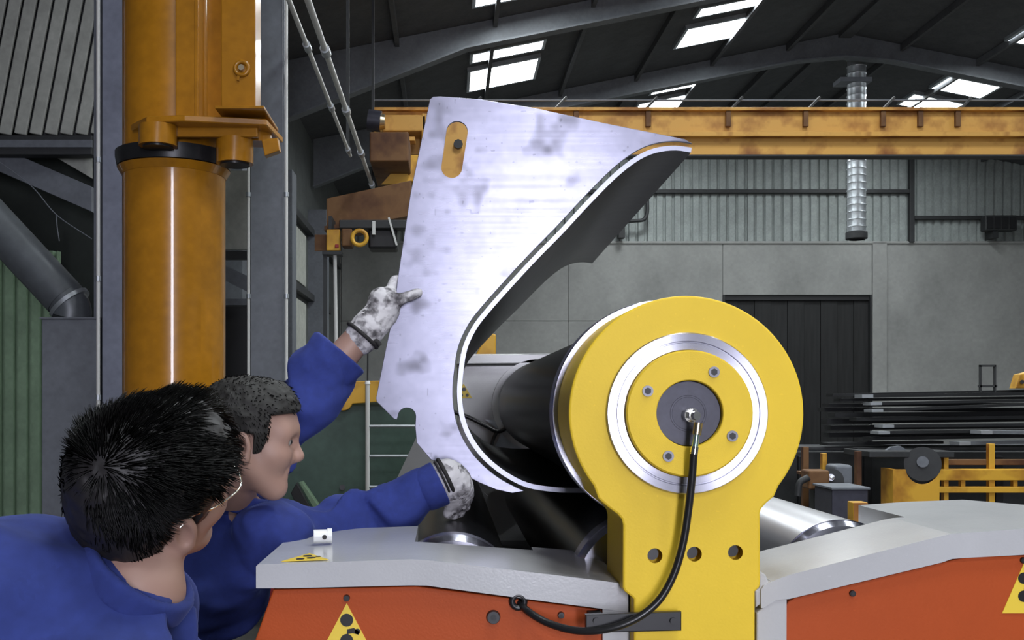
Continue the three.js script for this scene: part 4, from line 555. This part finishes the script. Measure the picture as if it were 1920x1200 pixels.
const folds = (f, amp, fr, ax) => (p) => { const u = p.x * ax.x + p.y * ax.y + p.z * ax.z; return f(p) + amp * 0.7 * noise3(p.x * fr, p.y * fr, p.z * fr) + amp * 0.75 * noise3(u * fr * 2.1 + 0.6 * noise3(p.x * 8, p.y * 8, p.z * 8), (p.y - p.x) * fr * 0.5, p.z * fr * 0.5); };

function worker(o) {
  const t = thing('person', o.label, 'person'), H = frame(o.head, o.fwd, o.up), local = (x, y, z) => V(x, y, z).applyMatrix4(H);
  // body: head and neck fine, trunk and limbs coarser, one mesh
  const neck = blend([inFrame(headSDF, H), cap(local(-0.03, -0.05, 0), o.neck, 0.05, 0.056), cap(o.neck, o.neck.clone().lerp(o.chest, 0.3), 0.056, 0.075)], 0.025);
  const hb = nets(neck, ...bounds([o.head], 0.165), 0.0036);
  const limbs = []; for (const a of o.arms) limbs.push(...chain([a.s, a.e, a.w], [0.046, 0.038, 0.026])); for (const l of o.legs) limbs.push(...chain(l, [0.075, 0.05, 0.035]));
  const trunk = blend([cap(o.neck, o.chest, 0.05, 0.1), cap(o.chest, o.pelvis, 0.11, 0.1), cap(o.arms[0].s, o.arms[1].s, 0.055), ...limbs], 0.05);
  const all = [o.neck, o.chest, o.pelvis, ...o.arms.flatMap((a) => [a.s, a.e, a.w]), ...o.legs.flat()];
  const tb = nets(trunk, ...bounds(all, 0.13), 0.016), gs = [hb, tb];
  for (const a of o.arms) if (!a.glove) { const hd = a.hand; gs.push(nets(hd, ...bounds([a.w, a.tip], 0.1), 0.005)); }
  for (const a of o.arms) if (a.bare) gs.push(nets(a.bare, ...bounds([a.e, a.w], 0.07), 0.005));
  part('body', merged(gs), M.skin, t);
  // eyes
  for (const s of [-1, 1]) { const e = part('eye', new THREE.SphereGeometry(0.0115, 20, 14).applyMatrix4(new THREE.Matrix4().makeTranslation(0.0765, 0.008, s * 0.031)).applyMatrix4(H), M.eyeWhite, t); part('iris', new THREE.SphereGeometry(0.0075, 14, 10).applyMatrix4(new THREE.Matrix4().makeTranslation(0.0822, 0.008, s * 0.031)).applyMatrix4(H), M.hair, e); part('eyebrow', merged(chain0([[0.089, 0.026, s * 0.012], [0.089, 0.031, s * 0.026], [0.076, 0.028, s * 0.044]], 0.0045).map((g) => g.applyMatrix4(H))), o.hairMat, t); }
  // hair
  const hs = hairSDF(o.thick, o.front, o.spikes), cells = nets(hs, V(-0.15, -0.12, -0.12), V(0.13, 0.18, 0.12), 0.0035).applyMatrix4(H);
  const hm = part('hair', cells, o.hairMat, t); part('locks', strands(H, hs, o.locks, o.lockLen, o.whorl, o.lift, o.ok, o.rad), o.hairMat, hm).userData.kind = 'stuff';
  // clothes
  const sl = o.arms.flatMap((a) => chain(a.sleeve, a.sleeveR)), shirtCore = blend([cap(o.chest, o.pelvis, o.chestR, o.waistR), cap(o.arms[0].s, o.arms[1].s, o.shoulderR), cap(o.neck, o.chest, 0.068, o.chestR), ...(o.extra ?? []), ...sl], 0.06);
  const cuffCut = (p) => { let d = -1; for (const a of o.arms) { const u = a.dir, q = a.sleeve[a.sleeve.length - 1]; if (p.distanceTo(q) < 0.12) d = Math.max(d, (p.x - q.x) * u.x + (p.y - q.y) * u.y + (p.z - q.z) * u.z); } const nk = o.neckUp, c = o.neckCut; if (p.distanceTo(c) < 0.1) d = Math.max(d, (p.x - c.x) * nk.x + (p.y - c.y) * nk.y + (p.z - c.z) * nk.z); return d; };
  const shirt0 = folds(shirtCore, 0.024, 13, o.foldAxis), shirt = (p) => smax(shirt0(p), cuffCut(p), 0.008);
  const sp = [o.neck, o.chest, o.pelvis, ...o.arms.flatMap((a) => a.sleeve)]; const sh = part('sweatshirt', nets(shirt, ...bounds(sp, 0.19), 0.0088), o.cloth, t);
  if (o.collar) part('collar', nets(o.collar, ...bounds([o.neckCut], 0.12), 0.006), o.cloth, sh);
  for (const a of o.arms) if (a.cuff) part('cuff', nets(a.cuff, ...bounds([a.sleeve[a.sleeve.length - 1]], 0.1), 0.005), o.cloth, sh);
  const tr = blend([cap(o.pelvis, o.pelvis.clone().add(V(0, -0.1, 0)), o.waistR + 0.012, 0.15), ...o.legs.flatMap((l) => chain(l, [0.1, 0.075, 0.062]))], 0.06); part('trousers', nets(folds(tr, 0.006, 9, V(0, 1, 0)), ...bounds([o.pelvis, ...o.legs.flat()], 0.2), 0.02), M.trousers, t);
  for (const l of o.legs) { const f = l[2]; part('shoe', nets(blend([cap(V(f.x - 0.04, 0.05, f.z), V(f.x + 0.13, 0.04, f.z - 0.03), 0.05, 0.042)], 0.02), V(f.x - 0.13, -0.03, f.z - 0.12), V(f.x + 0.22, 0.14, f.z + 0.1), 0.012), M.black, t); }
  for (const a of o.arms) if (a.glove) { const g = part('glove', nets(a.glove, ...bounds(a.box, 0.07), 0.0036), M.glove, t); g.userData.label = a.gloveLabel; for (const [pts, r] of a.trims) part('glove_trim', tube(pts, r, 60, 8), M.trim, g); }
  return t;
}
function chain0(pts, r) { return [new THREE.TubeGeometry(new THREE.CatmullRomCurve3(pts.map((p) => V(...p))), 10, r, 8)]; }
const ringPts = (c, n, r, a0 = 0, a1 = Math.PI * 2, m = 28, r2 = r) => { const z = n.clone().normalize(), x = V(0, 1, 0).cross(z).normalize(), y = z.clone().cross(x); return Array.from({ length: m + 1 }, (_, i) => { const a = a0 + (a1 - a0) * i / m; return c.clone().addScaledVector(x, Math.cos(a) * r).addScaledVector(y, Math.sin(a) * r2); }); };
function openHand(w, dir, out, curl) {                          // a relaxed bare hand: palm, four fingers, thumb
  const d = dir.clone().normalize(), s = out.clone().addScaledVector(d, -out.dot(d)).normalize(), n = s.clone().cross(d), P = (a, b, c) => w.clone().addScaledVector(d, a).addScaledVector(s, b).addScaledVector(n, c), L = [cap(w, P(0.08, 0, 0), 0.026, 0.03), cap(P(0.03, -0.018, 0), P(0.085, -0.026, 0), 0.02, 0.014), cap(P(0.03, 0.018, 0), P(0.085, 0.026, 0), 0.02, 0.014)];
  const f = blend(L, 0.02), fs = [[-0.03, 0.055], [-0.01, 0.068], [0.01, 0.063], [0.029, 0.048]].map(([b, l]) => blend(chain([P(0.08, b, 0), P(0.08 + l * 0.5, b, -curl * l * 0.3), P(0.08 + l * 0.85, b, -curl * l)], [0.0105, 0.0095, 0.008]), 0.004));
  fs.push(blend(chain([P(0.025, -0.028, -0.005), P(0.055, -0.05, -0.012), P(0.082, -0.054, -0.02)], [0.013, 0.0115, 0.009]), 0.004)); return (p) => { let v = f(p); for (const g of fs) v = smin(v, g(p), 0.006); return v; };
}
// far worker: profile to the right, both gloved hands on the template
{
  const head = at(469, 824, 2.21), S = at(497, 1012, 2.3), E = at(652, 984, 2.5), W = at(834, 902, 2.53), S2 = at(432, 940, 2.5), E2 = at(556, 764, 2.55), W2 = at(683, 622, 2.58);
  const gl = [cap(at(676, 634, 2.58), at(690, 612, 2.582), 0.043, 0.034), cap(at(690, 612, 2.585), at(722, 572, 2.592), 0.034, 0.036), cap(at(704, 615, 2.59), at(728, 592, 2.6), 0.024, 0.02), cap(at(714, 560, 2.6), at(730, 552, 2.612), 0.026, 0.018)];
  const fing = [[[726, 556, 2.61], [740, 526, 2.634], [778, 516, 2.647]], [[732, 562, 2.624], [757, 545, 2.648], [792, 538, 2.655]], [[732, 576, 2.63], [757, 567, 2.652], [790, 562, 2.66]], [[728, 592, 2.63], [752, 588, 2.652], [780, 586, 2.66]]].map((c) => blend(chain(c.map((q) => at(...q)), [0.0135, 0.0125, 0.0105]), 0.004));
  const thumb = blend(chain([at(720, 578, 2.586), at(748, 562, 2.58), at(783, 549, 2.592)], [0.019, 0.0145, 0.0125]), 0.01), palm = blend(gl, 0.03);
  const gloveL = (p) => { let d = palm(p); for (const f of fing) d = smin(d, f(p), 0.008); d = smin(d, thumb(p), 0.014); return d + 0.0016 * noise3(p.x * 110, p.y * 110, p.z * 110); };
  const hr = [cap(at(836, 893, 2.545), at(850, 905, 2.56), 0.044, 0.04), cap(at(850, 905, 2.56), at(862, 930, 2.6), 0.04, 0.034), cap(at(846, 920, 2.56), at(852, 942, 2.59), 0.024, 0.022)], palmR = blend(hr, 0.03);
  const fr = [[[870, 930, 2.61], [872, 950, 2.64], [862, 948, 2.68]], [[862, 940, 2.6], [862, 960, 2.625], [855, 956, 2.67]], [[853, 945, 2.59], [851, 965, 2.61], [846, 962, 2.655]], [[845, 945, 2.575], [841, 962, 2.59], [838, 961, 2.63]]].map((c) => blend(chain(c.map((q) => at(...q)), [0.0145, 0.013, 0.011]), 0.004)), thR = blend(chain([at(856, 905, 2.55), at(874, 914, 2.56), at(880, 926, 2.58)], [0.018, 0.015, 0.012]), 0.01);
  const gloveR = (p) => { let d = palmR(p); for (const f of fr) d = smin(d, f(p), 0.008); d = smin(d, thR(p), 0.012); return d + 0.0016 * noise3(p.x * 110, p.y * 110, p.z * 110); };
  const dirL = at(686, 618, 2.58).sub(at(620, 694, 2.57)).normalize(), dirR = at(834, 902, 2.53).sub(at(760, 938, 2.52)).normalize(), endL = at(646, 664, 2.575), endR = at(826, 905, 2.53);
  const neck = V(-0.50, 1.245, -2.36);
  worker({ label: 'dark-haired worker in blue sweatshirt and pale gloves holding the template', head, fwd: V(0.95, -0.13, -0.2), up: V(0.08, 1, 0.04), neck, chest: V(-0.57, 1.09, -2.38), pelvis: V(-0.76, 0.9, -2.36), chestR: 0.14, waistR: 0.14, shoulderR: 0.075,
    arms: [
      { s: S, e: E, w: W, sleeve: [S, at(575, 1004, 2.42), E, at(745, 950, 2.52), endR], sleeveR: [0.078, 0.064, 0.062, 0.056, 0.052], dir: dirR, bare: cap(at(800, 918, 2.525), at(846, 896, 2.545), 0.033, 0.031), glove: gloveR, box: [at(825, 880, 2.52), at(885, 975, 2.7)], gloveLabel: 'dirty pale work glove under the template', trims: [[ringPts(at(836, 893, 2.543), dirR, 0.046), 0.005], [ringPts(at(829, 896, 2.54), dirR, 0.044), 0.003]], cuff: (p) => smax(smax(cap(at(805, 915, 2.527), endR, 0.056, 0.058)(p), -cap(at(790, 921, 2.525), at(850, 893, 2.54), 0.046)(p), 0.004), 0 + (p.clone().sub(endR)).dot(dirR), 0.004) },
      { s: S2, e: E2, w: W2, sleeve: [S2, at(490, 850, 2.52), E2, at(610, 704, 2.57), endL], sleeveR: [0.08, 0.078, 0.074, 0.068, 0.062], dir: dirL, bare: cap(at(615, 700, 2.57), at(694, 608, 2.583), 0.043, 0.034), glove: gloveL, box: [at(655, 640, 2.56), at(800, 510, 2.68)], gloveLabel: 'dirty pale work glove gripping the edge of the template', trims: [[ringPts(at(680, 629, 2.58), dirL, 0.047), 0.005], [[at(697, 640, 2.56), at(706, 640, 2.558), at(713, 648, 2.56)], 0.006]], cuff: (p) => smax(smax(cap(at(622, 690, 2.572), endL, 0.066, 0.069)(p) + 0.003 * noise3(p.x * 40, p.y * 40, p.z * 40), -cap(at(600, 712, 2.57), at(694, 608, 2.583), 0.055)(p), 0.004), p.clone().sub(endL).dot(dirL), 0.004) },
    ],
    legs: [[V(-0.72, 0.86, -2.27), V(-0.66, 0.48, -2.24), V(-0.74, 0.09, -2.22)], [V(-0.8, 0.86, -2.45), V(-0.82, 0.47, -2.47), V(-0.92, 0.09, -2.46)]],
    thick: 0.013, front: 0.062, spikes: 0.0025, hairMat: M.hairBrown, locks: 2200, lockLen: () => 0.009, whorl: V(-0.07, 0.1, 0), lift: () => 0.45, ok: (p) => p.y > -0.07, rad: 0.0009,
    neckUp: V(0.3, 1, 0).normalize(), neckCut: neck.clone().add(V(0.005, 0.035, 0.01)), cloth: M.cloth2, foldAxis: V(0.5, 0.6, 0.6),
    collar: (p) => { const a = neck.clone().add(V(0.012, 0.028, 0.012)), q = p.clone().sub(a), n = V(0.35, 1, 0).normalize(), h = q.dot(n), r = Math.sqrt(Math.max(0, q.lengthSq() - h * h)); return Math.hypot(Math.max(0, Math.abs(h) - 0.014), r - 0.072) - 0.009; } });
}
// near worker: seen from behind, leaning in from the left, wire glasses
{
  const C = at(280, 886, 1.32), fwd = V(0.6, 0.3, -0.74).normalize(), up = V(0.25, 0.83, 0.5), H0 = frame(V(0, 0, 0), fwd, up), upv = V(0, 1, 0).applyMatrix4(H0), fv = V(1, 0, 0).applyMatrix4(H0);
  const head = C.clone().addScaledVector(upv, -0.038).addScaledVector(fv, 0.012), neck = V(-0.405, 1.25, -1.325), S = V(-0.42, 1.12, -1.19), S2 = V(-0.47, 1.17, -1.49), E = V(-0.36, 0.88, -1.12), W = V(-0.42, 0.74, -1.16), E2 = V(-0.36, 0.93, -1.58), W2 = V(-0.45, 0.74, -1.52);
  const dn = V(-0.5, -0.8, 0), mk = (s, e, w, o) => { const dir = w.clone().sub(e).normalize(), tip = w.clone().addScaledVector(dir, 0.15); return { s, e, w, tip, sleeve: [s, s.clone().lerp(e, 0.5), e, e.clone().lerp(w, 0.85)], sleeveR: [0.085, 0.07, 0.06, 0.048], dir, hand: openHand(w, dir, o, 0.4) }; };
  const t = worker({ label: 'near worker seen from behind, spiky dark hair, wire glasses, blue sweatshirt', head, fwd, up, neck, chest: V(-0.56, 1.185, -1.31), pelvis: V(-0.92, 0.99, -1.3), chestR: 0.138, waistR: 0.15, shoulderR: 0.085,
    arms: [mk(S, E, W, V(0, 0, 1)), mk(S2, E2, W2, V(0, 0, -1))], legs: [[V(-0.9, 0.9, -1.2), V(-0.72, 0.5, -1.16), V(-0.86, 0.09, -1.14)], [V(-0.92, 0.9, -1.42), V(-0.78, 0.5, -1.45), V(-0.95, 0.09, -1.45)]], extra: [cap(V(-0.6, 1.2, -1.3), V(-0.78, 1.13, -1.3), 0.135, 0.14)],
    thick: 0.013, front: 0.05, spikes: 0.0022, hairMat: M.hair, locks: 9000, lockLen: (p) => p.y > 0.06 ? 0.029 : p.y > 0 ? 0.022 : 0.012, whorl: V(-0.085, 0.085, 0.012), lift: (p) => p.x > 0.02 ? 0.36 : p.y > 0.075 ? 0.3 : 0.15, ok: (p) => p.y > -0.085 && !(p.y < 0.035 && p.x > -0.05), rad: 0.00075,
    neckUp: V(0.55, 0.8, 0.1).normalize(), neckCut: neck.clone().add(V(0.012, 0.03, 0.0)), cloth: M.cloth, foldAxis: V(0.3, 0.3, 0.8),
    collar: (p) => { const a = neck.clone().add(V(0.0, 0.016, 0.004)), q = p.clone().sub(a), n = V(0.6, 0.8, 0.1).normalize(), h = q.dot(n), r = Math.sqrt(Math.max(0, q.lengthSq() - h * h)); return Math.hypot(Math.max(0, Math.abs(h) - 0.012), r - 0.072) - 0.008; } });
  const H = frame(head, fwd, up), g = (geo) => geo.applyMatrix4(H), q = new THREE.Group(); q.name = 'glasses'; t.add(q);
  for (const s of [-1, 1]) { const rim = new THREE.TorusGeometry(0.022, 0.0016, 8, 32); rim.scale(1.15, 0.85, 1).rotateY(Math.PI / 2 - s * 0.16).translate(0.104, 0.004, s * 0.033); part('rim', g(rim), M.chrome, q); part('temple', g(new THREE.TubeGeometry(new THREE.CatmullRomCurve3([V(0.1, 0.008, s * 0.058), V(0.085, 0.009, s * 0.068), V(0.03, 0.012, s * 0.08), V(-0.01, 0.02, s * 0.083), V(-0.026, 0.008, s * 0.082)]), 30, 0.0016, 8)), M.chrome, q); part('lens', g(new THREE.CylinderGeometry(0.0215, 0.0215, 0.0012, 28).scale(0.85, 1, 1.15).rotateZ(Math.PI / 2).rotateY(-s * 0.16).translate(0.104, 0.004, s * 0.033)), mat({ color: 0xffffff, transmission: 1, roughness: 0.02, thickness: 0 }), q); }
  part('bridge', g(new THREE.TubeGeometry(new THREE.CatmullRomCurve3([V(0.107, 0.008, -0.011), V(0.112, 0.013, 0), V(0.107, 0.008, 0.011)]), 10, 0.0014, 8)), M.chrome, q);
}
scene.traverse((o) => { if (o.isMesh) o.castShadow = o.receiveShadow = true; });
renderer.render(scene, camera);
